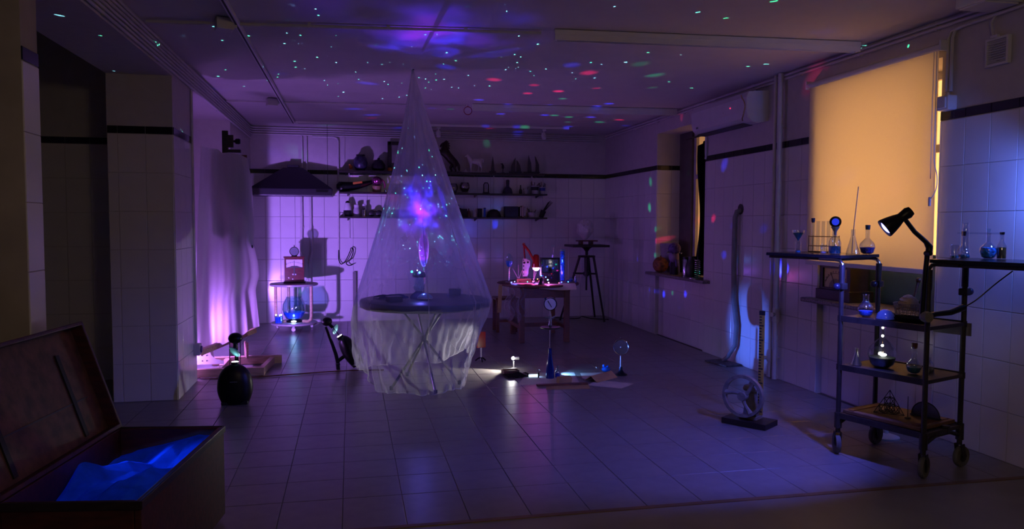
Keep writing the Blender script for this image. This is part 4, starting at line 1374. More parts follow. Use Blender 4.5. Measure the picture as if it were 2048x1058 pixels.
# big framed meter
mt = thing('panel_meter', 'large black-framed meter with a dark glass dial on the wooden table', 'meter', (2.352, 8.86, WZ), -.05)
mt.scale = (.75, .9, .86)
b = B()
b.vox([-.15, -.135, .135, .15], [-.05, .05], [0, .15, .335, .36], lambda x, y, z: not (abs(x) < .134 and .15 < z < .335))
b.obj('case', BLACK, mt)
B().box((0, .0, .243), (.27, .012, .185)).obj('dial', mat('dial_face', (.05, .16, .17), .4, var=.1), mt)
B().box((0, -.042, .243), (.27, .004, .185)).obj('glass', GLASS, mt)
B().tube([(.115 * math.cos(a), -.008, .175 + .085 * math.sin(a)) for a in [PI * i / 20 for i in range(21)]], .003, 5).obj('scale_arc', mat('scale_blue', (.10, .18, .5), .5), mt, True)
for i in range(11):
    a = PI * (.1 + .08 * i)
    B().box((.126 * math.cos(a), -.008, .175 + .095 * math.sin(a)), (.003, .003, .012), (0, PI / 2 - a, 0)).obj('tick', BLACKM, mt)
B().box((.005, -.012, .19), (.06, .014, .045)).obj('movement_cover', BLACKM, mt)
B().box((0, -.052, .12), (.10, .006, .02)).obj('maker_plate', mat('grey_plate', (.05, .05, .055), .5), mt)
for x in (-.09, .09):
    B().lathe([(.014, 0), (.014, .02), (.008, .024)], (x, -.05, .05), 14, Euler((PI / 2, 0, 0)).to_matrix()).obj('terminal', BLACKM, mt)
# glassware at the right of the table
ut = thing('glass_column', 'tall glass column of blue beads lit violet at the right of the wooden table', 'glassware', (2.60, 9.18, WZ))
B().lathe([(.036, 0), (.034, .40), (.031, .40), (.032, .005)], n=20, capt=False).obj('tube', GLASSB, ut, True)
B().lathe([(.030, .006), (.030, .375), (0, .376)], n=20).obj('beads', mat('lit_blue_beads', (.03, .16, .90), .3, var=.4, scale=60, bump=.5), ut, True)
B().lathe([(.05, 0), (.05, .006)], n=20).obj('foot', GLASSB, ut)
B().tube([(-.01, 0, .37), (-.02, 0, .43)], .004, 6).obj('dropper', GLASS, ut)
lamp('column_glow', 'POINT', (2.555, 9.08, WZ + .10), .9, (.30, .10, 1), size=.02)
lamp('column_glow', 'POINT', (2.565, 9.09, WZ + .25), .5, (.10, .25, 1), size=.02)
bt = thing('clear_bottle', 'clear glass bottle standing behind the framed meter', 'bottle', (2.53, 9.38, WZ))
B().lathe([(.05, 0), (.055, .02), (.055, .28), (.025, .34), (.022, .42), (.026, .425)], n=20, capt=False).obj('body', GLASS, bt, True)
B().lathe([(.022, .42), (.024, .45)], n=12).obj('stopper', GLASSB, bt, True)
for x, y, r, h, lab in ((2.665, 9.02, .022, .06, 'little blue glass bottle at the right edge of the wooden table'), (2.61, 8.96, .03, .035, 'low blue glass dish at the right edge of the wooden table'), (2.69, 8.90, .014, .085, 'slim upright blue vial at the right edge of the wooden table')):
    t = thing('vial' if h > .04 else 'glass_dish', lab, 'glassware', (x, y, WZ), .2)
    B().lathe([(r, 0), (r, h * .7), (r * .5, h * .85), (r * .5, h), (r * .4, h), (r * .42, h * .84), (r * .9, h * .68), (r * .88, .004)], n=14, capt=False).obj('body', GLASSB, t, True)
    B().lathe([(r * .86, .004), (r * .86, h * .5), (0, h * .52)], n=14).obj('contents', BLUEF, t, True)
bb = thing('blue_bauble', 'small dark blue bauble hanging below the wooden table', 'bauble', (2.30, 8.80, .52))
B().ball((0, 0, 0), .03).obj('ball', mat('blue_bauble_glass', (.01, .06, .30), .15), bb, True)
B().tube([(0, 0, .028), (0, 0, .143)], .002, 5).obj('thread', BLACK, bb)

# ---- sculptor's turntable with a plaster head, back right corner
tr = thing('modelling_stand', 'tall dark three-legged modelling stand in the back right corner', 'stand', (3.31, 10.42, 0))
B().box((0, 0, 1.10), (.54, .46, .032), bev=.006).obj('top_board', DARKW, tr)
B().lathe([(.022, .97), (.022, 1.02), (.05, 1.06), (.09, 1.084)], n=20).obj('pedestal', DARKW, tr, True)
B().lathe([(.12, .935), (.125, .945), (.12, .96)], n=24).obj('collar', DARKW, tr)
B().lathe([(.03, .66), (.034, .94)], n=14).obj('sleeve', DARKW, tr, True)
B().tube([(0, 0, .46), (0, 0, .97)], .014, 8).obj('screw', DARKW, tr, True)
for fx_, fy_ in ((3.548, 10.30), (3.60, 10.90), (2.97, 10.60)):
    f = V((fx_ - 3.31, fy_ - 10.42, 0))
    d = f.normalized()
    B().tube([d * .10 + V((0, 0, .945)), f + V((0, 0, .01))], [.018, .014], 8).obj('leg', DARKW, tr, True)
    q = d * .10 + (f - d * .10) * .33
    B().tube([V((0, 0, .70)), V((q.x, q.y, .70))], .013, 8).obj('spreader', DARKW, tr, True)
B().lathe([(.045, .675), (.05, .70), (.045, .725)], n=16).obj('boss', DARKW, tr, True)
for i, (z, lab) in enumerate(((1.1165, 'small wooden block under the plaster head'),)):
    k = thing('head_rest', 'low wooden rest carrying the plaster head on the modelling stand', 'stand', (3.31, 10.42, 1.1165))
    for x in (-.09, .06):
        B().box((x, 0, .022), (.035, .12, .044)).obj('foot', BROWN, k)
    B().box((0, 0, .054), (.28, .16, .018), bev=.003).obj('board', BROWN, k)
hdp = thing('plaster_bust', 'pale curly-haired plaster head on top of the modelling stand', 'sculpture', (3.285, 10.42, 1.18))
bm = bmesh.new()
bmesh.ops.create_icosphere(bm, subdivisions=4, radius=1)
for v in bm.verts:
    p = v.co.copy()
    x, y, z = p.x * .108, p.y * .125, p.z * .145
    if z < -.03:
        k = 1 - .30 * min(1, (-z - .03) / .09)
        x *= k
        y *= k
    n_ = V((x, y, z))
    hair = (p.z > .28) or (p.y > .25 and p.z > -.4)
    if hair:
        n_ += p * (.012 + .011 * (math.sin(18 * p.x + 3 * p.z) * math.cos(17 * p.z + 5 * p.y) + .5 * math.sin(31 * p.y + 13 * p.x)))
    elif p.y < -.4:
        n_.y -= .028 * math.exp(-((p.x / .14) ** 2)) * math.exp(-(((p.z + .12) / .17) ** 2))          # nose
        n_.y += .012 * (math.exp(-(((p.x - .36) / .17) ** 2)) + math.exp(-(((p.x + .36) / .17) ** 2))) * math.exp(-(((p.z - .05) / .12) ** 2))   # eyes
        n_.y -= .008 * math.exp(-((p.x / .28) ** 2)) * math.exp(-(((p.z + .50) / .08) ** 2))           # lips
        n_.y -= .010 * math.exp(-((p.x / .3) ** 2)) * math.exp(-(((p.z + .80) / .12) ** 2))            # chin
    v.co = n_ + V((0, 0, .145))
b = B()
b.bm.free()
b.bm = bm
b.obj('head', PLASTERW, hdp, True)
for s in (-1, 1):
    B().ball((s * .108, .0, .135), (.014, .026, .036), 10, 8).obj('ear', PLASTERW, hdp, True)
cb = B().tube(flow([(2.95, 10.95, .012), (3.15, 10.75, .012), (3.30, 10.72, .02), (3.38, 10.85, .03), (3.48, 10.7, .012), (3.70, 10.55, .012)]), .007, 6).obj('floor_cable', BLACK)
tag(cb, 'black cable on the floor under the modelling stand', 'cable')

# ---- two-tier trolley table with the fish bowl and the meter
tt = thing('tier_table', 'round two-tier table on castors by the back wall', 'table', (-.742, 10.42, 0))
GREYT = mat('grey_laminate', (.42, .38, .42), .35, var=.05)
B().lathe([(.30, .585), (.31, .592), (.31, .608), (.30, .615), (0, .615)], n=44).obj('upper_top', GREYT, tt, True)
B().lathe([(.29, .072), (.30, .08), (.30, .094), (.29, .10), (0, .10)], n=44).obj('lower_top', GREYT, tt, True)
for a in (-.5, .5 + PI, PI / 2 + .35):
    c, s = math.cos(a), math.sin(a)
    R0 = .255
    pts = [(.13 * c, .13 * s, .115), (.21 * c, .21 * s, .115), (R0 * c - .01 * c, R0 * s - .01 * s, .14), (R0 * c, R0 * s, .19), (R0 * c, R0 * s, .585)]
    B().tube(pts, .02, 8).obj('leg', PINE, tt, True)
for a in (-1.55, .5, 2.65):
    x, y = .25 * math.cos(a), .25 * math.sin(a)
    w = B().lathe([(.024, -.01), (.028, 0), (.024, .01)], (x, y, .028), 14, Euler((0, PI / 2, a)).to_matrix()).obj('castor', WHITEP, tt, True)
    B().box((x, y, .057), (.03, .022, .028)).obj('fork', STEEL, w)
bw = thing('fish_bowl', 'round glass fish bowl of blue water on the lower tier', 'bowl', (-.742, 10.40, .1005))
bpf = [(.06, .035), (.10, .045), (.135, .10), (.152, .17), (.145, .24), (.115, .30), (.10, .325), (.106, .335)]
B().lathe(bpf + [(.100, .335), (.095, .325), (.110, .298), (.140, .24), (.147, .17), (.130, .10), (.095, .05)], n=36, capt=False).obj('glass', GLASSB, bw, True)
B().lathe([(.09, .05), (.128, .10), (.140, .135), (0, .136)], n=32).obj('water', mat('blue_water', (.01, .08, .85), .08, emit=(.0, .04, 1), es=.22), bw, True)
B().lathe([(.10, 0), (.10, .025), (.07, .035)], n=24).obj('stand', BLACK, bw, True)
B().ball((.0, -.095, .018), (.035, .018, .012), 14, 8).obj('lamp', glow('bowl_lamp', (.75, .95, 1), 7), bw, True)
lamp('bowl_light', 'POINT', (-.742, 10.40, .38), .7, (.2, .6, 1), size=.05)
lamp('bowl_light', 'POINT', (-.742, 10.22, .13), .35, (.4, .7, 1), size=.03)
bj = thing('blue_tumbler', 'small blue tumbler with two tiny lights left of the fish bowl', 'glassware', (-.93, 10.285, .1005))
B().lathe([(.05, 0), (.055, .11), (.05, .11), (.045, .006)], n=18, capt=False).obj('glass', GLASSB, bj, True)
B().lathe([(.044, .006), (.048, .085), (0, .086)], n=18).obj('water', MC['blue_water'], bj, True)
for x in (-.03, .035):
    B().ball((x, -.04, .115), .011, 10, 6).obj('light', glow('tumbler_light', (1, .9, 1), 4), bj, True)
gm = thing('galvanometer', 'red mahogany galvanometer with a white dial on the two-tier table', 'meter', (-.735, 10.44, .6155), .03)
b = B()
b.vox([-.125, -.105, .105, .125], [-.07, -.055, .07], [0.02, .205, .315, .34], lambda x, y, z: not (y < -.055 and abs(x) < .105 and .205 < z < .315))
b.obj('case', REDW, gm)
B().box((0, 0, .347), (.27, .16, .016), bev=.004).obj('lid', REDW, gm)
B().box((0, 0, .01), (.28, .17, .022), bev=.005).obj('plinth', DARKW, gm)
B().box((0, -.056, .26), (.21, .006, .11)).obj('dial', mat('dial_card', (.66, .60, .58), .6, var=.04), gm)
for i in range(17):
    a = (i - 8) * .062
    B().box((.21 * math.sin(a), -.0605, .07 + .21 * math.cos(a)), (.003, .002, .022 if i % 4 == 0 else .012), (0, a, 0)).obj('tick', BLACKM, gm)
B().tube([(0, -.062, .12), (.0, -.062, .30)], .0022, 5).obj('needle', BLACKM, gm)
B().poly([(-.11, -.072, .205), (.11, -.072, .205), (.07, -.072, .213), (.03, -.072, .228), (-.03, -.072, .228), (-.07, -.072, .213)], (0, .004, 0)).obj('dial_mask', DARKW, gm)
B().box((0, -.074, .155), (.018, .01, .10)).obj('coil_guard', DARKW, gm)
for x in (-.017, .017):
    B().lathe([(.011, 0), (.011, .012)], (x, -.07, .12), 12, Euler((PI / 2, 0, 0)).to_matrix()).obj('screw', STEEL, gm)
for x, z in ((-.07, .075), (-.02, .058)):
    B().lathe([(.008, 0), (.008, .012)], (x, -.07, z), 12, Euler((PI / 2, 0, 0)).to_matrix()).obj('terminal', STEEL, gm)
mg = thing('ring_lens', 'round lens in a thin ring standing on the galvanometer', 'lens', (-.735, 10.44, .971))
B().tube([(.058 * math.cos(a), 0, .064 + .058 * math.sin(a)) for a in [2 * PI * i / 28 for i in range(28)]], .0045, 6, closed=True).obj('ring', BLACK, mg, True)
B().lathe([(.054, -.003), (.054, .003)], (0, 0, .064), 24, Euler((PI / 2, 0, 0)).to_matrix()).obj('glass', glass('lens_glass', (.62, .66, .74), .18), mg)
B().tube([(0, 0, .12), (0, 0, .15)], [.006, .004], 6).obj('finial', BLACK, mg)
B().box((0, 0, .004), (.07, .04, .008)).obj('foot', BLACK, mg)


# ---- the two egg-shaped mirror projectors
def projector(lab, loc, rot):
    t = thing('mirror_projector', lab, 'projector', loc, rot=rot)

    def egg(u, v):
        a = 2 * PI * u
        z = .315 * v
        if v > .40:
            w = .134 * math.sqrt(max(0.0, 1 - ((v - .40) / .60) ** 2.3))
        else:
            w = .098 + .036 * math.sin(PI / 2 * v / .40)
        w = max(w, .003)
        d = w * .60
        return V((d * math.cos(a), w * math.sin(a), z))
    b = B().grid(egg, 40, 34, True)
    bmesh.ops.holes_fill(b.bm, edges=[e for e in b.bm.edges if e.is_boundary])
    b.obj('body', BLACK, t, True)
    B().box((.0, 0, .012), (.11, .20, .028), bev=.010).obj('foot_block', BLACKM, t)
    B().tube([(-.012, 0, .275), (-.016, 0, .325)], [.034, .030], 18).obj('lens_barrel', BLACK, t, True)
    B().lathe([(.026, 0), (.026, .003), (0, .006)], (-.016, 0, .325), 18).obj('lens', glow('projector_lens', (.90, .86, 1), 6), t, True)
    B().tube([(-.165, 0, .08), (-.135, 0, .18), (-.116, 0, .276), (-.098, 0, .39), (-.085, 0, .47)], [.019, .018, .016, .014, .012], 10).obj('arm', BLACK, t, True)
    B().box((-.183, 0, .055), (.034, .09, .11), (0, .42, 0), bev=.008).obj('perforated_foot', BLACKM, t)
    B().tube([(-.06, 0, .13), (-.15, 0, .12)], .018, 8).obj('hinge', BLACKM, t, True)
    B().ball((-.050, 0, .508), (.050, .054, .042), 20, 14, (0, .35, 0)).obj('head', BLACK, t, True)
    for y in (-.040, .040):
        B().tube([(-.01, y, .28), (-.035, y, .50)], .0035, 6).obj('rod', BLACK, t)
    B().tube([(-.045, 0, .48), (-.032, 0, .43)], .016, 8).obj('neck', BLACK, t)
    B().lathe([(.050, 0), (.050, .006)], (-.020, .0, .405), 28, (Euler((.55, 2.35, 0)).to_matrix())).obj('mirror', mat('teal_mirror', (.30, .62, .66), .25, .6, var=.1), t)
    return t


pr1 = projector('black egg-shaped mirror projector standing nearest the easel, seen from behind', (-.895, 6.20, 0), (0, 0, -PI / 2))
B().box((.0795, 0, .185), (.0015, .055, .006), (0, .1, 0)).obj('maker_lettering', mat('grey_print', (.16, .16, .17), .5), pr1)
pr2 = projector('black mirror projector tilted back, standing left of the canopy and seen from the side', (.055, 7.50, .045), (0, -.50, .10))
lamp('projector_beam', 'SPOT', (-.125, 7.49, .345), .5, (.8, .85, 1), (-.16, 7.49, .42), size=.012, angle=70)
lamp('projector_beam', 'SPOT', (-.895, 6.22, .345), .35, (.5, .95, 1), (-.895, 6.23, .42), size=.012, angle=70)

# ---- things on the floor around the blue torch
pg = thing('pressure_gauge', 'white pressure gauge on a rod stuck in a tall dark blue bottle on the floor', 'gauge', (1.775, 6.66, 0))
B().lathe([(.036, 0), (.040, .01), (.038, .08), (.026, .15), (.017, .21), (.015, .275), (.018, .28)], n=22).obj('bottle', mat('cobalt_glass', (.005, .02, .20), .08), pg, True)
B().tube([(0, 0, .27), (0, 0, .64)], .007, 8).obj('rod', STEEL, pg, True)
B().lathe([(.03, .45), (.09, .464), (.096, .472), (.09, .476), (.03, .468)], n=26).obj('disc_tray', RUST, pg, True)
B().lathe([(.012, .47), (.018, .49), (.012, .52), (.014, .56), (.008, .60)], n=14).obj('valve', STEEL, pg, True)
B().tube([(-.055, 0, .565), (-.02, 0, .56), (.02, 0, .555), (.05, 0, .57)], [.006, .012, .012, .008], 8).obj('cross_tap', CAST, pg, True)
RY_ = Euler((PI / 2, 0, -.35)).to_matrix()
B().lathe([(.056, -.03), (.060, -.02), (.060, .012), (.054, .016)], (.0, 0, .685), 26, RY_).obj('gauge_case', BLACK, pg, True)
B().lathe([(.052, .010), (.052, .018)], (.0, 0, .685), 26, RY_).obj('gauge_dial', mat('gauge_white', (.75, .72, .70), .5, var=.02), pg)
B().tube([V((0, 0, .685)) + RY_ @ V(q) for q in ((-.022, .030, .020), (.014, -.028, .020))], [.0045, .003], 6).obj('gauge_needle', BLACKM, pg)
sb = thing('glass_phial', 'small clear bottle of blue liquid glowing beside the tall bottle on the floor', 'bottle', (1.85, 6.67, .004))
B().lathe([(.026, 0), (.026, .06), (.012, .078), (.011, .10), (.018, .108), (.014, .108), (.009, .10), (.009, .078), (.023, .058), (.023, .004)], n=20, capt=False).obj('glass', GLASSB, sb, True)
B().lathe([(.022, .004), (.022, .036), (0, .037)], n=20).obj('liquid', mat('blue_liquid', (.02, .04, .75), .15), sb, True)


def sheetp(lab, pts, m=PAPER, z=.001, nm='paper_sheet'):
    cx = sum(p[0] for p in pts) / len(pts)
    cy_ = sum(p[1] for p in pts) / len(pts)
    o = B().poly([(x - cx, y - cy_, 0) for x, y in pts], (0, 0, .0018)).obj(nm, m, loc=(cx, cy_, z))
    return tag(o, lab, 'paper')


sheetp('large pale sheet of paper under the blue torch on the floor', [(1.42, 6.42), (1.97, 6.36), (2.07, 6.88), (1.62, 6.93)])
sheetp('sheet of paper on the floor at the right end of the group', [(2.02, 6.30), (2.27, 6.12), (2.44, 6.28), (2.18, 6.50)], z=.0012)
sheetp('sheet of tan paper at the front of the floor group', [(1.62, 6.20), (2.00, 6.16), (2.04, 6.34), (1.66, 6.36)], TAN, .0012)
sheetp('sheet of paper lying behind the wooden plank on the floor', [(2.06, 6.58), (2.24, 6.52), (2.36, 6.80), (2.12, 6.84)], PAPER, .0012)
pk = thing('thin_plank', 'thin brown plank lying on papers at the front of the floor group', 'plank', (1.80, 6.335, .004), -.02)
B().box((0, 0, .009), (.46, .035, .017), bev=.002).obj('board', BROWN, pk)
pk = thing('card_box', 'small flat tan card packet leaning beside the thin plank', 'packet', (1.845, 6.43, .0045), .25)
B().box((0, 0, .026), (.13, .05, .052), (.25, 0, 0), bev=.002).obj('packet', TAN, pk)
pk = thing('card_roll', 'folded tan card lying right of the papers on the floor', 'card', (2.24, 6.50, .0046), .62)
B().poly([(-.16, -.04, 0), (.16, -.04, 0), (.16, .03, .05), (-.16, .03, .045)], (0, .004, .004)).obj('leaf', TAN, pk)
B().poly([(-.16, .03, .045), (.16, .03, .05), (.16, .10, .0), (-.16, .10, .0)], (0, .004, .004)).obj('leaf', TAN, pk)
pt = thing('paper_torch', 'short white torch lying on the papers, shining blue', 'torch', (1.64, 6.735, .0045), 0)
B().tube([(-.045, 0, .012), (.04, 0, .012)], .012, 12).obj('barrel', glow('barrel_glow', (.55, .75, 1), 2.2), pt, True)  # barrel made to glow, stands in for a bright lit edge
B().lathe([(.0125, 0), (.0125, .004)], (.04, 0, .012), 14, Euler((0, PI / 2, 0)).to_matrix()).obj('lens', glow('blue_torch_lens', (.3, .5, 1), 30), pt)
lamp('paper_torch_spill', 'SPOT', (1.90, 6.77, .075), 5.0, (.16, .42, 1), (2.03, 6.82, 0.0), size=.01, angle=80, blend=.4)
hn = thing('hand_lens', 'small upright lens with a dark handle left of the blue bottle', 'lens', (1.675, 6.69, .0045))
B().tube([(.016 * math.cos(a), 0, .062 + .016 * math.sin(a)) for a in [2 * PI * i / 18 for i in range(18)]], .003, 6, closed=True).obj('ring', STEEL, hn, True)
B().tube([(0, 0, 0), (0, 0, .046)], .008, 8).obj('handle', BLACK, hn, True)
bk = thing('open_book', 'dark crumpled leather wallet lying left of the blue bottle on the floor', 'wallet', (1.50, 6.80, .0045), .2)
B().grid(lambda u, v: V(((u - .5) * .24, (v - .5) * .16, .008 + .030 * abs(math.sin(2.6 * u + 1.4 * v)) * math.sin(PI * u) * math.sin(PI * v) + .006 * math.sin(14 * u))), 20, 14).obj('leather', cloth('dark_leather', (.03, .025, .022), transl=.05, var=.3), bk, True)
B().box((.02, 0, .006), (.18, .11, .008)).obj('lining', DARKW, bk)
bg_ = thing('card_box', 'dark open card box lying beside the white torch', 'box', (1.46, 6.93, .0005), .1)
for c, d in (((0, -.045, .02), (.15, .004, .04)), ((0, .045, .02), (.15, .004, .04)), ((-.073, 0, .02), (.004, .086, .04)), ((.073, 0, .02), (.004, .086, .04)), ((0, 0, .002), (.142, .086, .004))):
    B().box(c, d).obj('card_side', BROWN, bg_)
br = thing('glass_bird', 'little bright blue glass bird on the floor right of the papers', 'ornament', (2.375, 6.84, .0005))
GB = mat('blue_glass_lump', (.01, .14, .50), .12, var=.2)
B().ball((0, 0, .026), (.045, .028, .026), 14, 10).obj('body', GB, br, True)
B().ball((-.022, 0, .062), .014).obj('head', GB, br, True)
B().ball((.014, 0, .055), .013).obj('wing', GB, br, True)
B().lathe([(.02, 0), (.022, .03), (.018, .05), (.015, .05), (.018, .03)], (-.075, .03, 0), 14, capt=False).obj('glass_cup', GLASS, br, True)
ms = thing('mirror_stand', 'round tilting mirror with a dark back on a chrome stem on the floor', 'mirror', (2.47, 6.69, 0))
B().lathe([(.062, 0), (.06, .008), (.035, .02), (.018, .045), (.015, .075)], n=24).obj('foot', BLACK, ms, True)
B().tube([(0, 0, .07), (0, 0, .18)], .007, 8).obj('stem', STEEL, ms, True)
RM = Euler((PI / 2, 0, -.42)).to_matrix()
mc_ = V((.0, 0, .262))
B().lathe([(.066, .008), (.072, .0), (.075, -.03), (.065, -.05), (.03, -.062), (0, -.064)], mc_ + RM @ V((.0, .0, .0)), 28, RM, capb=False).obj('back_shell', mat('brown_shell', (.12, .045, .025), .4), ms, True)
B().lathe([(.0, -.028), (.03, -.022), (.055, -.006), (.067, .006)], mc_, 28, RM).obj('mirror', MIRROR, ms, True)
B().tube([mc_ + RM @ V((.070 * math.cos(a), .080 * math.sin(a) * .9, .009)) for a in [2 * PI * i / 32 for i in range(32)]], .0035, 6, closed=True).obj('bezel', mat('bright_bezel', (.55, .62, .75), .15, 1.0), ms, True)
B().ball(mc_ + RM @ V((0, 0, .005)), .008).obj('centre_boss', STEEL, ms, True)
B().ball(mc_ + V((0, 0.012, .085)), .006).obj('top_knob', STEEL, ms, True)
# ================================================================== right-hand side
# ---- roller blind in front of the near window
BLIND = cloth('blind_fabric', (.88, .86, .80), transl=.62, scale=260, var=.06)
rb = thing('roller_blind', 'large pale roller blind glowing amber in front of the near window', 'blind', (XR - .055, 5.045, 0))
y0, y1 = -.712, .715
B().grid(lambda u, v: V((.012 * math.sin(2.6 * u) * v + .006 * math.sin(9 * u + 1) * v * v, y0 + (y1 - y0) * u, 2.56 - (2.56 - 1.115) * v)), 24, 40).obj('fabric', BLIND, rb, True)
B().tube([(0, y0 - .02, 2.575), (0, y1 + .03, 2.575)], .022, 14).obj('roller', WHITEP, rb, True)
for y in (y0 - .03, y1 + .03):
    B().box((.012, y, 2.58), (.07, .016, .07), bev=.004).obj('bracket', WHITEP, rb)
B().box((.0, (y0 + y1) / 2, 1.10), (.014, y1 - y0, .034), bev=.004).obj('bottom_bar', WHITEP, rb)
B().tube([(-.02, y0 + .02, 2.55), (-.02, y0 + .022, 2.1), (-.022, y0 + .015, 1.72)], .0025, 6).obj('cord', WHITEP, rb)
B().tube(flow([(-.02, y0 - .004, 2.55), (-.02, y0 - .008, 2.1), (-.022, y0 - .012, 1.85), (-.03, y0 - .05, 1.74), (-.03, y0 - .05, 1.66), (-.025, y0 - .01, 1.60), (-.022, y0 + .012, 1.59)]), .003, 6).obj('cord', WHITEP, rb)
B().box((-.022, y0 + .016, 1.57), (.01, .018, .06), bev=.003).obj('cord_weight', WHITEP, rb)

# ---- far window: dark curtain
ct = thing('black_curtain', 'heavy black curtain hanging in the far window recess', 'curtain', (XR + .20, 8.1, 0))
B().grid(lambda u, v: V((.03 * math.sin(26 * u) * (.4 + .6 * v), -.28 + (.54 + .05 * math.sin(2 + 5.5 * v)) * u + .03 * math.sin(7 * v) * u, 2.42 - 1.60 * v - .10 * (1 - v) * u * u)), 60, 24).obj('cloth', cloth('black_velvet', (.004, .004, .005), transl=.0, var=.2), ct, True)
B().tube([(0, -.32, 2.45), (0, .60, 2.45)], .010, 8).obj('rail', RUST, ct, True)

# things on the far sill
SA = .8015
k = B().box((0, 0, .185), (.012, .36, .37), (0, -.10, .35)).obj('leaning_card', mat('grey_card', (.30, .28, .30), .7), loc=(XR + .12, 8.99, SA - .0))
tag(k, 'pale grey panel leaning in the corner of the far window sill', 'panel')
pu = thing('carved_gourd', 'round orange-brown textured gourd on the far window sill', 'gourd', (XR + .006, 8.98, SA))
B().ball((0, 0, .10), (.098, .098, .10), 24, 16).obj('body', mat('gourd_skin', (.30, .10, .03), .6, var=.35, scale=26, bump=.8), pu, True)
B().tube([(0, 0, .195), (.004, 0, .215)], .01, 8).obj('stalk', BROWN, pu)
dl = thing('tinsel_doll', 'purple-headed doll with a silver tinsel band on the far window sill', 'doll', (XR + .03, 8.62, SA))
PUR = mat('purple_wool', (.16, .09, .30), .85, var=.3, scale=40, bump=.6)
B().ball((0, 0, .315), (.075, .085, .075), 18, 12).obj('hair', PUR, dl, True)
B().ball((-.005, 0, .215), (.062, .068, .07), 16, 10).obj('face', mat('lilac_cloth', (.30, .20, .38), .7), dl, True)
b = B()
for i in range(14):
    a = 2 * PI * i / 14
    b.box((.082 * math.cos(a), .092 * math.sin(a), .262 + .006 * (i % 3)), (.022, .012, .012), (.5 * i, .3, a))
stuff(b.obj('tinsel', STEEL, dl))
for y in (-.04, .04):
    B().lathe([(.034, 0), (.038, .03), (.034, .13), (.02, .16)], (0, y, 0), 14).obj('trouser_leg', BLACKM, dl, True)
for y in (-.075, .075):
    B().tube([(0, y * .7, .18), (-.01, y * 1.35, .10)], [.018, .016], 8).obj('arm', PUR, dl, True)
lat('steel_canister', 'tall narrow steel canister on the far window sill', 'canister', XR + .06, SA, [(.042, 0), (.044, .01), (.044, .20), (.04, .205)], STEEL, [('lid', lambda b: b.lathe([(.045, .198), (.045, .225), (.012, .232), (0, .238)]), BLACK)], y=8.34)
lat('dark_jug', 'dark glazed jug beside the steel canister on the far window sill', 'jug', XR + .065, SA, [(.06, 0), (.075, .06), (.065, .15), (.04, .20), (.048, .24)], DKJAR, [('handle', lambda b: b.tube([(0, -.045, .22), (0, -.10, .19), (0, -.10, .12), (0, -.07, .08)], .008, 8), DKJAR)], y=8.205)
sp_ = thing('coil_spring', 'grey coil spring standing at the near end of the far sill', 'spring', (XR + .05, 8.02, SA))
B().tube([(.035 * math.cos(i * .55), .035 * math.sin(i * .55), .006 + .20 * i / 100) for i in range(101)], .004, 6).obj('coil', STEEL, sp_, True)
B().tube([(0, 0, .0), (0, 0, .40)], .004, 6).obj('rod', RUST, sp_)
tr_ = thing('tin_dish', 'flat shiny tin lid at the edge of the far window sill', 'lid', (XR - .04, 7.94, SA))
B().lathe([(.05, 0), (.05, .008), (.042, .008), (0, .006)], n=24).obj('lid', STEEL, tr_)
B().lathe([(.012, .006), (.014, .014), (0, .016)], n=12).obj('knob', STEEL, tr_)

# ---- near sill: galvanometer and blue board
gl2 = thing('galvanometer', 'dark wooden galvanometer with an amber dial on the near window sill', 'meter', (XR + .10, 5.46, SA))
b = B()
b.vox([-.09, -.07, .07], [-.20, -.155, .155, .20], [0.085, .10, .26, .30], lambda x, y, z: not (x < -.07 and abs(y) < .155 and .10 < z < .26))
b.obj('case', DARKW, gl2)
B().box((0, 0, .042), (.22, .44, .085), bev=.004).obj('base', DARKW, gl2)
B().box((-.072, 0, .18), (.004, .31, .16)).obj('dial', mat('cream_dial', (.62, .50, .32), .6, var=.05), gl2)
B().tube([(-.076, .14 * math.cos(a), .11 + .11 * math.sin(a)) for a in [PI * (.1 + .8 * i / 20) for i in range(21)]], .0015, 5).obj('scale_arc', BLACKM, gl2)
for i in range(11):
    a = PI * (.12 + .076 * i)
    B().box((-.076, .15 * math.cos(a), .11 + .122 * math.sin(a)), (.002, .003, .014), (-(a - PI / 2), 0, 0)).obj('tick', BLACKM, gl2)
B().poly([(-.075, .09 * math.cos(a), .10 + .075 * math.sin(a)) for a in [PI * i / 16 for i in range(17)]], (.003, 0, 0)).obj('dial_mask', mat('grey_mask', (.30, .26, .22), .6), gl2)
B().tube([(-.08, .0, .105), (-.08, .06, .225)], .002, 5).obj('needle', BLACKM, gl2)
bb2 = thing('blue_board', 'large dark blue board standing in the near window behind the trolley', 'board', (XR + .245, 4.93, SA))
B().box((0, 0, .20), (.02, .82, .40), bev=.002).obj('panel', mat('petrol_blue_paint', (.012, .055, .13), .5, var=.1), bb2)
for y in (-.405, .405):
    B().box((-.004, y, .20), (.03, .02, .41)).obj('edge_batten', mat('dark_blue_edge', (.01, .02, .05), .5), bb2)

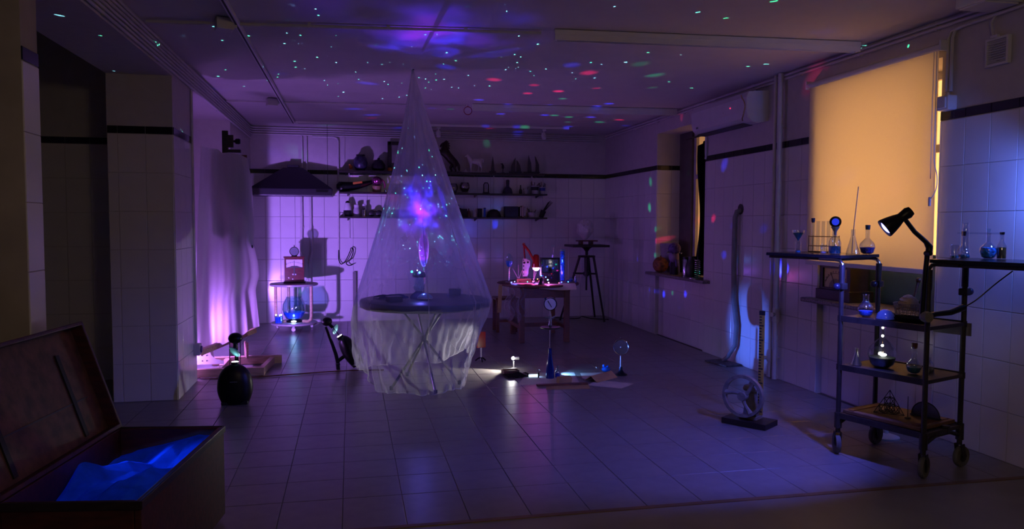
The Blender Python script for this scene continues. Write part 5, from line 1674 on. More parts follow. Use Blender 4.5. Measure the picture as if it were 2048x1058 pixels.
# ---- air conditioner
ac = thing('air_conditioner', 'long white wall air conditioner high on the right wall', 'air conditioner', (XR, 7.08, 2.36))
WAC = mat('glossy_white', (.66, .65, .66), .25, var=.02)
n = 12
prof = [(0, .02), (-.10, .0), (-.16, .012), (-.205, .05), (-.222, .11), (-.222, .24), (-.20, .29), (0, .305)]
b = B()
b.poly([(x, -.565, z) for x, z in prof], (0, 1.145, 0))
b.obj('casing', WAC, ac)
b = B()
b.poly([(x * .995, -.582, .001 + z * .995) for x, z in prof], (0, .016, 0))
b.obj('end_cap', WHITEP, ac)
zx = sorted((z, x) for x, z in prof[1:-1])
B().tube([(interp(.035 + .235 * i / 16, zx) - .001, -.455 - .10 * math.sin(PI * i / 16), .035 + .235 * i / 16) for i in range(17)], .006, 8).obj('gold_trim', mat('brass', (.75, .55, .25), .25, 1.0), ac, True)
B().box((-.13, .05, .003), (.10, .98, .006), (0, .12, 0)).obj('air_flap', mat('flap_grey', (.05, .05, .055), .5), ac)
B().ball((-.223, -.27, .175), .006).obj('power_light', glow('red_led', (1, .02, .08), 3), ac)
B().ball((-.223, -.13, .15), .004).obj('sensor', STEEL, ac)
B().box((-.223, .45, .07), (.003, .035, .02)).obj('maker_badge', MC['grey_print'], ac)
tag(B().tube([(XR - .02, 7.72, 2.37), (XR - .02, 7.72, 2.20), (XR - .01, 7.735, 2.15), (XR - .01, 7.745, 2.13)], .014, 8).obj('drain_pipe', WPAINT, smooth=True), 'short white drain pipe below the left end of the air conditioner', 'pipe')

# ---- riser pipes with valves
for y, r, x, lab in ((6.22, .024, XR - .045, 'thick white riser pipe on the right wall, floor to ceiling'), (6.32, .016, XR - .035, 'thin white riser pipe beside the thick one on the right wall')):
    t = thing('riser_pipe', lab, 'pipe', (x, y, 0))
    B().tube([(0, 0, .004), (0, 0, 2.765)], r, 12).obj('tube', WPAINT, t, True)
    for z in (1.50, 2.3, .2):
        B().box((.018, 0, z), (.05, .05, .014)).obj('clip', WPAINT, t)
    if r > .02:
        B().lathe([(.024, .52), (.034, .54), (.034, .60), (.028, .66)], n=14).obj('coupling', WPAINT, t, True)
        B().tube([(0, 0, .60), (-.06, -.03, .60)], [.016, .02], 10).obj('valve_knob', WPAINT, t, True)
    else:
        B().lathe([(.018, .14), (.032, .16), (.032, .22), (.02, .26)], n=12).obj('coupling', WPAINT, t, True)
        B().tube([(0, .02, .18), (-.045, .03, .18)], [.014, .018], 10).obj('valve_knob', WPAINT, t, True)
        B().tube([(0, 0, .14), (.0, .03, .10), (.0, .03, .004)], .014, 8).obj('tail', WPAINT, t, True)
# sagging fabric-wrapped hose
hs_ = thing('wall_hose', 'grey cloth-wrapped hose sagging from a hole down the right wall', 'hose', (0, 0, 0))
B().tube([(XR + .01, 6.96, 1.56), (XR - .04, 6.975, 1.54), (XR - .05, 6.99, 1.48), (XR - .045, 7.01, 1.0), (XR - .045, 6.995, .65), (XR - .045, 6.93, .40), (XR - .05, 6.945, .20), (XR - .09, 7.02, .07), (XR - .12, 7.06, .025)], [.025, .027, .027, .027, .026, .025, .023, .02, .018], 10).obj('hose', mat('grey_hose', (.24, .22, .21), .8, var=.1), hs_, True)
B().lathe([(.05, 0), (.055, .012)], (XR - .0, 6.96, 1.565), 12, Euler((0, -PI / 2, 0)).to_matrix()).obj('hole_collar', RUST, hs_)
tag(B().box((0, 0, .009), (.20, .34, .012), (0, 0, .2)).obj('floor_grate', mat('rough_patch', (.14, .12, .11), .9, var=.3, scale=30, bump=.4), loc=(XR - .13, 7.03, 0)), 'rough grey floor patch where the hose meets the floor', 'grate')

# ---- fan vent, junction boxes, conduits
ve = thing('wall_vent', 'square white louvred fan vent high on the right wall', 'vent', (XR, 3.907, 2.457))
b = B()
b.vox([-.03, -.012, -.004], [-.083, -.07, .07, .083], [-.083, -.07, .07, .083], lambda x, y, z: x > -.012 or not (abs(y) < .07 and abs(z) < .07))
b.obj('frame', WHITEP, ve)
for i in range(10):
    B().box((-.02, 0, -.062 + .0138 * i), (.014, .14, .0035), (0, .5, 0)).obj('louvre', WHITEP, ve)
B().lathe([(.055, 0), (.055, .003)], (-.013, 0, 0), 24, Euler((0, -PI / 2, 0)).to_matrix()).obj('fan_opening', BLACKM, ve)
jb = thing('socket_box', 'white junction box on the wall at the right edge of the amber blind', 'box', (XR, 4.275, 2.205))
B().box((-.035, 0, 0), (.07, .10, .095), bev=.01).obj('box', WHITEP, jb)
B().box((-.075, 0, 0), (.012, .07, .07), bev=.004).obj('cover', WHITEP, jb)
B().lathe([(.014, 0), (.014, .02)], (-.03, .0, .047), 10).obj('gland', WHITEP, jb)
for dy, lab in ((.022, 'left white conduit dropping to the junction box by the blind'), (-.012, 'right white conduit dropping to the junction box by the blind')):
    tag(B().tube([(XR - .02, 4.275 + dy, 2.28), (XR - .02, 4.275 + dy, 2.62), (XR - .02, 4.25 + dy, 2.665), (XR - .02, 4.20 + dy, 2.675), (XR - .02, 3.6 + dy, 2.685)], .011, 8).obj('conduit', WPAINT, smooth=True), lab, 'conduit')
jb = thing('ceiling_box', 'flat white junction box at the ceiling edge in the top right corner', 'box', (XR - .14, 3.86, 2.765))
B().box((0, 0, -.03), (.26, .22, .06), bev=.006).obj('box', WHITEP, jb)
B().box((0, 0, -.064), (.23, .19, .010), bev=.003).obj('cover', WHITEP, jb)
ho = thing('cable_hook', 'short white cable tail hanging below the ceiling box', 'cable', (XR - .02, 3.92, 2.58))
B().tube([(0, .0, .11), (0, .04, .06), (0, .03, .0), (0, .02, -.02)], .009, 8).obj('cable', WPAINT, ho, True)
B().box((0, .01, -.03), (.02, .05, .016)).obj('end_clip', WHITEP, ho)
for z, r, lab in ((2.745, .013, 'upper white conduit under the ceiling along the right wall'), (2.715, .013, 'lower white conduit under the ceiling along the right wall')):
    t = thing('conduit', lab, 'conduit', (XR - .017, 0, z))
    B().tube([(0, 3.95, 0), (0, 11.08, 0)], r, 8).obj('tube', WPAINT, t, True)
    for i in range(9):
        B().box((.004, 4.4 + .78 * i, 0), (.028, .02, .034)).obj('clip', WPAINT, t)
# bundle of six along the left wall, turning along the back wall
for i in range(6):
    z = 2.735 - .030 * i
    t = thing('conduit', ('topmost', 'second', 'third', 'fourth', 'fifth', 'lowest')[i] + ' white conduit of the bundle along the left wall under the ceiling', 'conduit', (0, 0, 0))
    if i < 4:
        pts = [(XL + .014, 3.9, z), (XL + .014, 11.0, z), (XL + .03, 11.09, z), (XL + .10, 11.106, z), (3.7, 11.106, z)]
    else:
        pts = [(XL + .014, 3.9, z), (XL + .014, 9.3 + .12 * i, z), (XL + .014, 10.9, z), (XL + .014, 11.09, z)]
    B().tube(pts, .0105, 8).obj('tube', WPAINT, t, True)
    for j in range(5):
        B().box((XL + .008, 4.7 + 1.25 * j, z), (.022, .018, .027)).obj('clip', WPAINT, t)
so_ = thing('socket_box', 'grey socket box low on the pillar beside the white sheet', 'box', (XL, 7.06, .30))
B().box((.03, 0, 0), (.055, .09, .10), bev=.006).obj('box', WPAINT, so_)
B().lathe([(.03, 0), (.03, .012)], (.057, 0, 0), 16, Euler((0, PI / 2, 0)).to_matrix()).obj('socket', mat('socket_blue', (.10, .06, .25), .4), so_)
tag(B().tube([(XL + .014, 7.09, .35), (XL + .014, 7.09, 2.56)], .011, 8).obj('conduit', WPAINT, smooth=True), 'vertical white conduit down the edge of the pillar', 'conduit')

# ---- ceiling: batten lights, conduits, lighting track
TUBEM = mat('frosted_tube', (.72, .70, .72), .25, var=.02)


def batten(lab, p0, p1):
    p0, p1 = V(p0), V(p1)
    d = p1 - p0
    t = thing('batten_light', lab, 'light', (p0 + p1) / 2, math.atan2(d.y, d.x), group='unlit batten lights')
    l = d.length
    B().box((0, 0, .018), (l, .06, .036), bev=.004).obj('housing', WHITEP, t)
    B().box((0, -.024, -.012), (l - .01, .006, .05)).obj('reflector', WHITEP, t)
    B().box((0, .024, -.012), (l - .01, .006, .05)).obj('reflector', WHITEP, t)
    B().tube([(-l / 2 + .03, 0, -.015), (l / 2 - .03, 0, -.015)], .013, 10).obj('tube', TUBEM, t, True)
    for s in (-1, 1):
        B().box((s * (l / 2 - .012), 0, -.012), (.02, .05, .045)).obj('end_cap', WHITEP, t)


batten('long unlit white batten light on the ceiling nearer the camera', (1.40, 5.20, 2.73), (3.70, 5.05, 2.73))
batten('long unlit white batten light on the ceiling further back', (1.36, 8.60, 2.73), (3.76, 8.42, 2.73))


def ceil_conduit(lab, pts, r=.012):
    t = thing('conduit', lab, 'conduit', (0, 0, 0))
    B().tube(pts, r, 8).obj('tube', WPAINT, t, True)
    a, b_ = V(pts[0]), V(pts[-1])
    for i in range(1, 5):
        p = a.lerp(b_, i / 5)
        B().box(p + V((0, 0, .006)), (.022, .035, .024)).obj('clip', WPAINT, t)


ceil_conduit('conduit crossing the ceiling to the nearer batten light', [(-1.32, 5.52, 2.752), (1.32, 5.25, 2.752)])
ceil_conduit('conduit crossing the ceiling to the further batten light', [(-1.33, 8.92, 2.752), (1.30, 8.64, 2.752)], .009)
tk2 = thing('light_track', 'long lighting track running down the left of the ceiling', 'track', (-.735, 0, 2.75))
B().box((0, 7.3, 0), (.036, 6.6, .034), bev=.003).obj('rail', WHITEP, tk2)
B().box((0, 7.3, -.017), (.012, 6.5, .004)).obj('slot', BLACKM, tk2)
tk3 = thing('light_track', 'lighting track across the ceiling above the shelves', 'track', (1.15, 10.44, 2.75), -.06)
B().box((0, 0, 0), (3.72, .036, .034), bev=.003).obj('rail', WHITEP, tk3)
B().box((0, 0, -.017), (3.65, .012, .004)).obj('slot', BLACKM, tk3)
for x, y, lab in ((-.78, 5.40, 'grey box at the ceiling track nearer the camera'), (-.80, 8.72, 'grey box at the ceiling track further back')):
    t = thing('track_box', lab, 'box', (x, y, 2.765), .3)
    B().box((-.03, 0, -.04), (.11, .11, .075), bev=.006).obj('box', WPAINT, t)
    B().box((.03, .02, -.03), (.04, .06, .05), bev=.004).obj('adapter', WPAINT, t)
for x, y, lab in ((1.19, 10.47, 'left small white spotlight under the ceiling track'), (2.66, 10.38, 'right small white spotlight under the ceiling track')):
    t = thing('spotlight', lab, 'spotlight', (x, y, 2.732), 0, group='small track spotlights')
    B().box((0, 0, -.01), (.05, .03, .02)).obj('adapter', WHITEP, t)
    B().tube([(0, 0, -.015), (0, .01, -.05)], .008, 8).obj('stem', WHITEP, t)
    B().lathe([(.028, -.05), (.034, 0), (.026, .04), (.01, .05)], (0, .02, -.085), 16, Euler((-.5, 0, 0)).to_matrix()).obj('head', WHITEP, t, True)

# ---- flywheel apparatus on a board
fw = thing('flywheel_model', 'cast iron flywheel model with a yellow scale on a dark board on the floor', 'apparatus', (2.755, 4.845, 0), math.atan2(-.264, .188))
# local x runs along the board towards the camera, local y towards the right wall
B().box((0, 0, .022), (.325, .205, .04), bev=.003).obj('board', DARKW, fw)
B().box((-.0, .02, .052), (.13, .10, .02), bev=.004).obj('bed', CAST, fw)
b = B()
b.poly([(-.05, .0, .06), (.05, .0, .06), (.035, .0, .17), (.03, .0, .235), (-.03, .0, .235), (-.035, .0, .17)], (0, .05, 0))
b.obj('pedestal', CAST, fw)
RW = Euler((PI / 2, 0, 0)).to_matrix()
wc = V((-.025, -.055, .208))
ring = [wc + V((.139 * math.cos(a), 0, .139 * math.sin(a))) for a in [2 * PI * i / 48 for i in range(48)]]
wh = B().lathe([(.128, -.018), (.150, -.018), (.152, .0), (.150, .018), (.128, .018), (.126, 0), (.128, -.018)], wc, 48, RW, capb=False, capt=False).obj('wheel_rim', CAST, fw, True)
for a in (.45, .45 + 2 * PI / 3, .45 + 4 * PI / 3):
    pts = []
    for i in range(8):
        q = i / 7
        aa = a + .5 * math.sin(PI * q * .5)
        pts.append(wc + V((.13 * q * math.cos(aa), 0, .13 * q * math.sin(aa))))
    B().tube(pts, [.022, .018, .014, .013, .013, .014, .018, .024], 8).obj('spoke', CAST, fw, True)
B().lathe([(.03, -.03), (.034, 0), (.03, .03)], wc, 18, RW).obj('hub', CAST, fw, True)
B().tube([wc, wc + V((0, .11, 0))], .012, 10).obj('axle', STEEL, fw, True)
B().lathe([(.055, .24), (.06, .255), (.05, .275), (.02, .285), (.012, .31), (0, .315)], (0, .025, 0), 18).obj('bearing_cap', CAST, fw, True)
sc = B().box((.045, .075, .42), (.036, .012, .72), bev=.001).obj('scale', mat('scale_yellow', (.36, .24, .04), .5, var=.1), fw)
for i in range(34):
    w = .032 if i % 5 == 0 else .018
    B().box((.045 - (.034 - w) / 2, .0685, .085 + .0205 * i), (w, .001, .009)).obj('scale_mark', BLACKM, sc)
B().box((.045, .075, .79), (.038, .014, .03)).obj('scale_cap', BLACKM, fw)

# ---- instrument trolley
A_ = V((.332, -.943, 0)).normalized()     # long axis, towards the camera
Bx = V((.936, .351, 0)).normalized()      # short axis, towards the wall
ty = thing('instrument_trolley', 'tall dark steel three-shelf trolley on castors with two raised side leaves', 'trolley', (2.935, 4.105, 0))
RTY = Matrix((A_, Bx, V((0, 0, 1)))).transposed()
LA, LB = .536, .385


def ta(a, b_, z):
    return A_ * a + Bx * b_ + V((0, 0, z))


LEAN = -.0
for a, b_ in ((0, 0), (0, LB), (LA, 0), (LA, LB)):
    p = B().tube([ta(a, b_, .135), ta(a, b_, 1.17)], .0145, 10).obj('post', RUST, ty, True)
    B().tube([ta(a, b_, .165), ta(a, b_, .26)], .022, 10).obj('sleeve', RUST, p, True)
    B().tube([ta(a, b_, 1.06), ta(a, b_, 1.17)], .018, 10).obj('collar', RUST, p, True)
for z in (.255, .555, .855):
    B().box(ta(LA / 2, LB / 2, z - .012), (LA + .02, LB + .02, .022), RTY, bev=.003).obj('shelf', RUST, ty)
    b = B()
    b.box(ta(LA / 2, -.005, z - .012), (LA + .03, .012, .036), RTY)
    b.obj('shelf_rail', RUST, ty)
    B().box(ta(LA / 2, LB + .005, z - .012), (LA + .03, .012, .036), RTY).obj('shelf_rail', RUST, ty)
for a in (0, LA):
    B().tube([ta(a, 0, .19), ta(a, LB * .3, .225), ta(a, LB * .7, .225), ta(a, LB, .19)], .012, 8).obj('foot_stretcher', RUST, ty, True)
B().lathe([(.012, 0), (.012, .03), (.022, .034), (.022, .044)], ta(LA, LB * .6, .225), 12).obj('wing_nut', RUST, ty)
RUB = mat('grey_rubber', (.16, .15, .12), .7, var=.2)
for a, b_, yaw in ((0, 0, 1.20), (0, LB, .35), (LA, 0, .55), (LA, LB, .25)):
    R = Euler((PI / 2, 0, yaw)).to_matrix()
    c = ta(a, b_, .062) + R @ V((.02, 0, 0))
    w = B().lathe([(.040, -.012), (.058, -.014), (.062, -.006), (.062, .006), (.058, .014), (.040, .012)], c, 26, R).obj('wheel', RUB, ty, True)
    B().lathe([(.03, -.016), (.01, -.02)], c, 16, R).lathe([(.03, .016), (.01, .02)], c, 16, R).obj('hub_cap', RUST, w, True)
    for s in (-1, 1):
        B().poly([c + R @ V((-.018, .0, s * .02)), c + R @ V((.018, 0, s * .02)), ta(a, b_, .14) + R @ V((.018, 0, s * .018)), ta(a, b_, .14) + R @ V((-.018, 0, s * .018))], R @ V((0, 0, s * .003))).obj('fork', RUST, w)
# leaves: left one points away from the camera, right one towards it
LL = .565
ll = B().box(ta(-LL / 2 - .005, LB / 2, 1.2185), (LL, LB + .02, .020), RTY, bev=.003).obj('leaf', mat('leaf_black', (.014, .014, .018), .22, var=.15), ty)
B().box(ta(-LL / 2 - .02, LB / 2, 1.2005), (LL - .05, LB - .02, .016), RTY).obj('under_frame', RUST, ll)
RLN = 1.0
rl_ = B().box(ta(LA + RLN / 2 + .005, LB / 2, 1.2185), (RLN, LB + .02, .020), RTY, bev=.003).obj('leaf', MC['leaf_black'], ty)
B().box(ta(LA + RLN / 2 + .02, LB / 2, 1.199), (RLN - .04, LB - .02, .02), RTY).obj('under_frame', RUST, rl_)
for b_ in (0, LB):
    B().tube([ta(0, b_, 1.15), ta(0, b_, 1.175), ta(-.015, b_, 1.196), ta(-.05, b_, 1.201), ta(-.16, b_, 1.201)], .011, 10).obj('bent_arm', STEEL, ty, True)
    B().tube([ta(LA, b_, 1.15), ta(LA, b_, 1.175), ta(LA + .015, b_, 1.196), ta(LA + .05, b_, 1.201), ta(LA + .16, b_, 1.201)], .010, 10).obj('bent_arm', RUST, ty, True)
for a, b_, z in ((0, 0, 1.04), (0, LB, 1.04), (LA, LB, 1.03)):
    B().box(ta(a, b_, z), (.05, .05, .04), RTY, bev=.006).obj('clamp', RUST, ty)
    s = -1 if a == 0 else 1
    B().ball(ta(a, b_, z) + Bx * (-.05 if a == 0 else .055), (.022, .022, .022), 12, 8).obj('clamp_knob', mat('dark_blue_knob', (.02, .02, .05), .3), ty, True)
B().ball(ta(0, .03, 1.155) - A_ * .03, .012).tube([ta(0, .03, 1.155) - A_ * .03, ta(0, .055, 1.10) - A_ * .03], .005, 8).obj('chrome_lever', STEEL, ty, True)
B().box(ta(LA - .08, LB + .03, .81), (.22, .004, .075), RTY).obj('hanging_label', mat('grey_plastic_label', (.20, .19, .20), .5), ty)
TO = V(ty.location)


def at(a, b_, z):
    return TO + ta(a, b_, z)


# clamp-on reading lamp
rl2 = thing('clamp_lamp', 'black clamp-on reading lamp shining blue from the near trolley post', 'lamp', at(LA, 0, 0))
q = lambda x, y, z: V((x, y, z)) - V(rl2.location)
B().tube([q(3.055, 3.575, .90), q(3.065, 3.575, 1.10), q(3.078, 3.575, 1.27)], .013, 10).obj('lower_arm', BLACK, rl2, True)
B().tube([q(3.078, 3.565, 1.27), q(3.085, 3.57, 1.295), q(3.06, 3.57, 1.325), q(2.995, 3.58, 1.38), q(2.935, 3.59, 1.455)], [.017, .019, .013, .012, .012], 10).obj('upper_arm', BLACK, rl2, True)
B().lathe([(.012, -.02), (.014, 0), (.012, .02)], q(3.06, 3.55, 1.262), 12, Euler((PI / 2, 0, 0)).to_matrix()).obj('elbow_screw', BLACK, rl2, True)
ax_ = (V((2.840, 3.630, 1.390)) - V((2.945, 3.585, 1.475))).normalized()
RS = V((0, 0, -1)).rotation_difference(ax_).to_matrix()
B().lathe([(.052, -.135), (.053, -.128), (.046, -.095), (.036, -.06), (.026, -.035), (.028, -.015), (.032, .01), (.025, .03), (.0, .036)], q(2.945, 3.585, 1.475), 26, RS, capb=False).obj('shade', BLACK, rl2, True)
B().ball(q(2.945, 3.585, 1.475) + ax_ * .118, (.040, .040, .018), 16, 10, RS.to_euler()).obj('bulb', glow('blue_white_bulb', (.30, .30, 1), 4.5), rl2, True)
B().tube([q(3.06, 3.565, .905), q(3.15, 3.585, .925), q(3.26, 3.60, .93), q(3.36, 3.615, .955)], [.016, .014, .016, .018], 10).obj('clamp_bar', BLACK, rl2, True)
B().lathe([(.028, -.02), (.032, 0), (.028, .02)], q(3.068, 3.555, .915), 14, Euler((PI / 2, 0, 0)).to_matrix()).obj('clamp_screw', CAST, rl2, True)
B().tube(flow([q(3.36, 3.615, .955), q(3.43, 3.60, 1.0), q(3.50, 3.55, 1.09), q(3.56, 3.50, 1.165)]), .0035, 6).obj('cable', BLACK, rl2, True)
# lamp at the right edge of the frame
rl3 = thing('reading_lamp', 'black reading lamp base on the right trolley leaf at the frame edge', 'lamp', at(LA + .40, LB - .06, 1.2285))
B().lathe([(.055, 0), (.052, .012), (.02, .022)], n=20).obj('base', BLACK, rl3, True)
B().tube([(0, 0, .015), (.03, -.05, .20), (.05, -.12, .40), (.05, -.14, .50)], .008, 8).obj('gooseneck', BLACK, rl3, True)
B().lathe([(.05, -.07), (.045, -.03), (.02, .02), (0, .03)], (.05, -.12, .525), 20, Euler((1.0, 0, .1)).to_matrix(), capb=False).obj('shade', BLACK, rl3, True)
B().ball((.05, -.085, .505), .035).obj('bulb', glow('second_bulb', (.55, .65, 1), 18), rl3, True)
tag(B().tube([at(LA + .33, LB - .0, 1.25), at(LA + .30, LB + .02, 1.36), at(LA + .33, LB + .03, 1.50), at(LA + .42, LB + .02, 1.62)], .004, 6).obj('lamp_cable', BLACK, smooth=True), 'thin black cable rising past the bottles at the right edge', 'cable')


# ---- glassware
def vessel(name, lab, pos, prof, fill=None, fm=None, cork=None, cm=None, gm=GLASS, group=None, cat='glassware', parts=()):
    t = thing(name, lab, cat, pos, group=group)
    inner = [(max(r - .002, .0006), z if i else z + .003) for i, (r, z) in enumerate(prof)][::-1]
    B().lathe(list(prof) + inner, n=28, capt=False, capb=True).obj('glass', gm, t, True)
    if fill:
        pr = []
        for (r0, z0), (r1, z1) in zip(prof, prof[1:]):
            if z1 <= fill:
                pr.append((max(r0 - .0035, .001), max(z0, .004)))
            else:
                pr.append((max(r0 - .0035, .001), max(z0, .004)))
                k = (fill - z0) / (z1 - z0)
                pr.append((r0 + (r1 - r0) * k - .0035, fill))
                break
        pr.append((0, fill + .003))
        B().lathe(pr, n=28).obj('contents', fm, t, True)
    if cork:
        z, r, h = cork
        B().lathe([(r * .9, z - h * .4), (r, z), (r * 1.05, z + h * .6), (0, z + h * .6)], n=16).obj('stopper', cm, t, True)
    for nm, f, m in parts:
        f(B()).obj(nm, m, t, True)
    return t


ZL = 1.2285
flask_r = lambda R, neck, h: [(R * .5, 0), (R * .80, R * .28), (R, R * .95), (R * .90, R * 1.45), (R * .55, R * 1.85), (neck, R * 2.15), (neck, h - .006), (neck * 1.15, h)]
# left leaf
fn = thing('funnel_tube', 'glass funnel of teal granules over a small cylinder on the left leaf', 'glassware', at(-.40, .10, ZL))
B().lathe([(.02, 0), (.02, .075), (.018, .075), (.018, .004)], n=20, capt=False).obj('cylinder', GLASS, fn, True)
B().lathe([(.006, .06), (.008, .085), (.038, .135), (.040, .150), (.037, .150), (.035, .133)], n=24, capb=False, capt=False).obj('funnel', GLASS, fn, True)
B().lathe([(.004, .08), (.006, .087), (.034, .132), (.0, .137)], n=20).obj('granules', TEALF, fn, True)
B().lathe([(.017, .004), (.017, .016), (0, .018)], n=18).obj('residue', TEALF, fn, True)
rk = thing('tube_rack', 'bent wire rack for test tubes on the left leaf', 'rack', at(-.36, .26, ZL), math.atan2(A_.y, A_.x))
COP = mat('brown_wire', (.16, .09, .05), .35, .8)
for z in (.045, .108):
    b = B()
    b.tube([(-.06, -.022, z), (.14, -.022, z), (.14, .022, z), (-.06, .022, z)], .0025, 6, closed=True)
    b.obj('wire_hoop', COP, rk)
for x in (-.06, .14):
    B().tube([(x, -.022, .0025), (x, -.022, .115)], .0025, 6).obj('wire_leg', COP, rk)
    B().tube([(x, .022, .0025), (x, .022, .115)], .0025, 6).obj('wire_leg', COP, rk)
B().box((.04, 0, .006), (.20, .05, .008), bev=.001).obj('base', DARKW, rk)
for i in range(5):
    vessel('test_tube', 'test tube with a blue stopper, leftmost in the wire rack' if i == 0 else ('second', 'third', 'fourth', 'fifth')[i - 1] + ' open test tube from the left in the wire rack', at(-.36 + (-.045 + .04 * i), .26, ZL + .010),
           [(.002, 0), (.008, .004), (.0115, .014), (.0115, .195), (.0135, .20)], cork=(.203, .012, .03) if i == 0 else None, cm=mat('navy_rubber', (.02, .03, .12), .5), cat='test tube')
vessel('small_beaker', 'small glass beaker with a little white residue on the left leaf', at(-.22, .12, ZL), [(.020, 0), (.021, .055), (.023, .058)], .014, CREAM)
bt2 = vessel('reagent_bottle', 'wide glass bottle of teal granules with a funnel and a blue-faced dial on top', at(-.145, .13, ZL), [(.036, 0), (.038, .01), (.038, .075), (.03, .10), (.012, .115), (.012, .13)], .05, TEALF)
B().lathe([(.007, .12), (.010, .145), (.028, .175), (.026, .175), (.007, .147)], n=20, capb=False, capt=False).obj('funnel', mat('pale_plastic', (.42, .45, .50), .4), bt2, True)
gd = V((-.55, -.83, 0))
RD = V((0, 0, 1)).rotation_difference(gd).to_matrix()
B().lathe([(.034, -.012), (.036, 0), (.034, .008), (.026, .010)], (0, 0, .205), 26, RD).obj('dial_case', BLACK, bt2, True)
B().lathe([(.022, .009), (.022, .012)], (0, 0, .205), 22, RD).obj('dial_face', mat('blue_dial', (.05, .12, .9), .3, emit=(.02, .05, 1), es=.5), bt2)
vessel('conical_flask', 'tall clear conical flask holding a long glass rod on the left leaf', at(-.065, .20, ZL), [(.040, 0), (.042, .006), (.013, .115), (.013, .155), (.015, .158)])
gr = thing('glass_rod', 'long thin glass rod leaning out of the conical flask', 'rod', at(-.065, .20, ZL + .006))
B().tube([(-.006, 0, 0), (.004, .002, .16), (.034, .008, .42)], .0028, 8).obj('rod', mat('pale_glass_rod', (.62, .52, .52), .2), gr, True)
B().ball((.034, .008, .42), .0035).obj('tip', GLASS, gr)
vessel('round_flask', 'round stoppered flask of violet-blue beads at the end of the left leaf', at(-.02, .285, ZL), flask_r(.048, .013, .165), .045, VIOF, (.168, .0145, .03), mat('teal_rubber', (.02, .07, .09), .5))
# right leaf
vessel('small_beaker', 'glass beaker with a little teal powder at the left end of the right leaf', at(LA + .03, .20, ZL), [(.024, 0), (.025, .075), (.027, .078)], .016, TEALF)
vessel('round_flask', 'small round flask with a dark stopper behind the beaker on the right leaf', at(LA + -.02 + .06, .275, ZL), flask_r(.034, .010, .135), .02, DKF, (.137, .0115, .025), BLACK)
vessel('measuring_tube', 'tall flared glass tube on a bulb foot on the right leaf', at(LA + .06, .255, ZL), [(.022, 0), (.026, .012), (.020, .035), (.010, .045), (.017, .06), (.018, .165), (.013, .185), (.018, .20)], .022, TEALF)
vessel('round_flask', 'round flask of bright blue crystals on the right leaf', at(LA + .145, .335, ZL), flask_r(.044, .012, .145), .062, CYANF)
vessel('glass_bottle', 'small clear bottle of amber liquid right of the blue crystal flask', at(LA + .20, .365, ZL), [(.024, 0), (.025, .01), (.025, .07), (.012, .10), (.011, .135), (.014, .14)], .065, OLIVEF, (.141, .012, .014), BLACK)
gt = thing('glass_condenser', 'thin horizontal glass tube with a tap linking the flasks on the right leaf', 'glassware', at(LA + .10, .30, ZL + .142))
B().tube([A_ * -.10 + Bx * -.02, A_ * .11 + Bx * .04], .005, 8).obj('tube', GLASS, gt, True)
B().tube([A_ * .045 + Bx * .035 + V((0, 0, .006)), A_ * .045 + Bx * .035 + V((0, 0, .026))], [.006, .010], 8).obj('tap', GLASSB, gt, True)
# top shelf
ZS = .8575
vessel('round_flask', 'small round flask half full of blue salt on the top trolley shelf', at(.10, .10, ZS), flask_r(.046, .017, .135), .036, BLUEF)
vs_d = thing('glass_dome', 'blue-tinted glass dome on the top trolley shelf', 'dome', at(.245, .075, ZS))
B().lathe([(.052, 0), (.052, .012), (.045, .035), (.03, .052), (.012, .06), (0, .062)], n=28).obj('dome', mat('blue_grey_glass', (.10, .15, .22), .15, var=.15), vs_d, True)
B().lathe([(.055, 0), (.055, .005)], n=28).obj('rim', DARKW, vs_d)
try_ = thing('black_tray', 'oval black tray on the top trolley shelf', 'tray', at(.36, .14, ZS), math.atan2(A_.y, A_.x))
B().grid(lambda u, v: V((.125 * math.cos(2 * PI * u) * (.82 + .18 * v), .075 * math.sin(2 * PI * u) * (.82 + .18 * v), .022 * v ** 2)), 32, 4, True).obj('rim', BLACK, try_, True)
B().poly([(.103 * math.cos(2 * PI * i / 32), .062 * math.sin(2 * PI * i / 32), .0) for i in range(32)], (0, 0, .003)).obj('floor', BLACK, try_)
nb = thing('wire_basket', 'grey mesh basket with a cloth lump and wooden pestle on the top trolley shelf', 'basket', at(.27, .27, ZS))
b = B()
nb_h, nn = .085, 20
for j in range(6):
    z = .003 + nb_h * j / 5
    r = .066 + .018 * j / 5
    b.tube([(r * math.cos(2 * PI * i / nn), r * math.sin(2 * PI * i / nn), z) for i in range(nn)], .0016, 5, closed=True)
for i in range(nn):
    a = 2 * PI * i / nn
    b.tube([(.066 * math.cos(a), .066 * math.sin(a), .002), (.084 * math.cos(a + .25), .084 * math.sin(a + .25), nb_h + .003)], .0014, 5)
    b.tube([(.066 * math.cos(a), .066 * math.sin(a), .002), (.084 * math.cos(a - .25), .084 * math.sin(a - .25), nb_h + .003)], .0014, 5)
stuff(b.obj('mesh', mat('grey_wire', (.42, .40, .42), .4, .3), nb))
B().grid(lambda u, v: V(((.062 + .010 * math.sin(9 * v * 3 + 5 * u)) * math.cos(2 * PI * u) * math.cos(v * PI / 2), (.062 + .008 * math.sin(13 * u)) * math.sin(2 * PI * u) * math.cos(v * PI / 2), .055 + .085 * math.sin(v * PI / 2) + .012 * math.sin(14 * u + 6 * v) * (1 - v))), 30, 12, True).obj('cloth_lump', mat('buff_cloth', (.55, .42, .32), .8, var=.15, scale=20, bump=.3), nb, True)
B().tube([(.03, .0, .10), (.07, .01, .215)], [.006, .007], 8).ball((.073, .011, .225), .016).obj('pestle', BROWN, nb, True)
for i, dx in enumerate((.05, .062, .074)):
    B().tube([(dx, -.02, .04), (dx + .02, -.02 + .01 * i, .15)], .003, 6).obj('pencil', DARKW, nb)
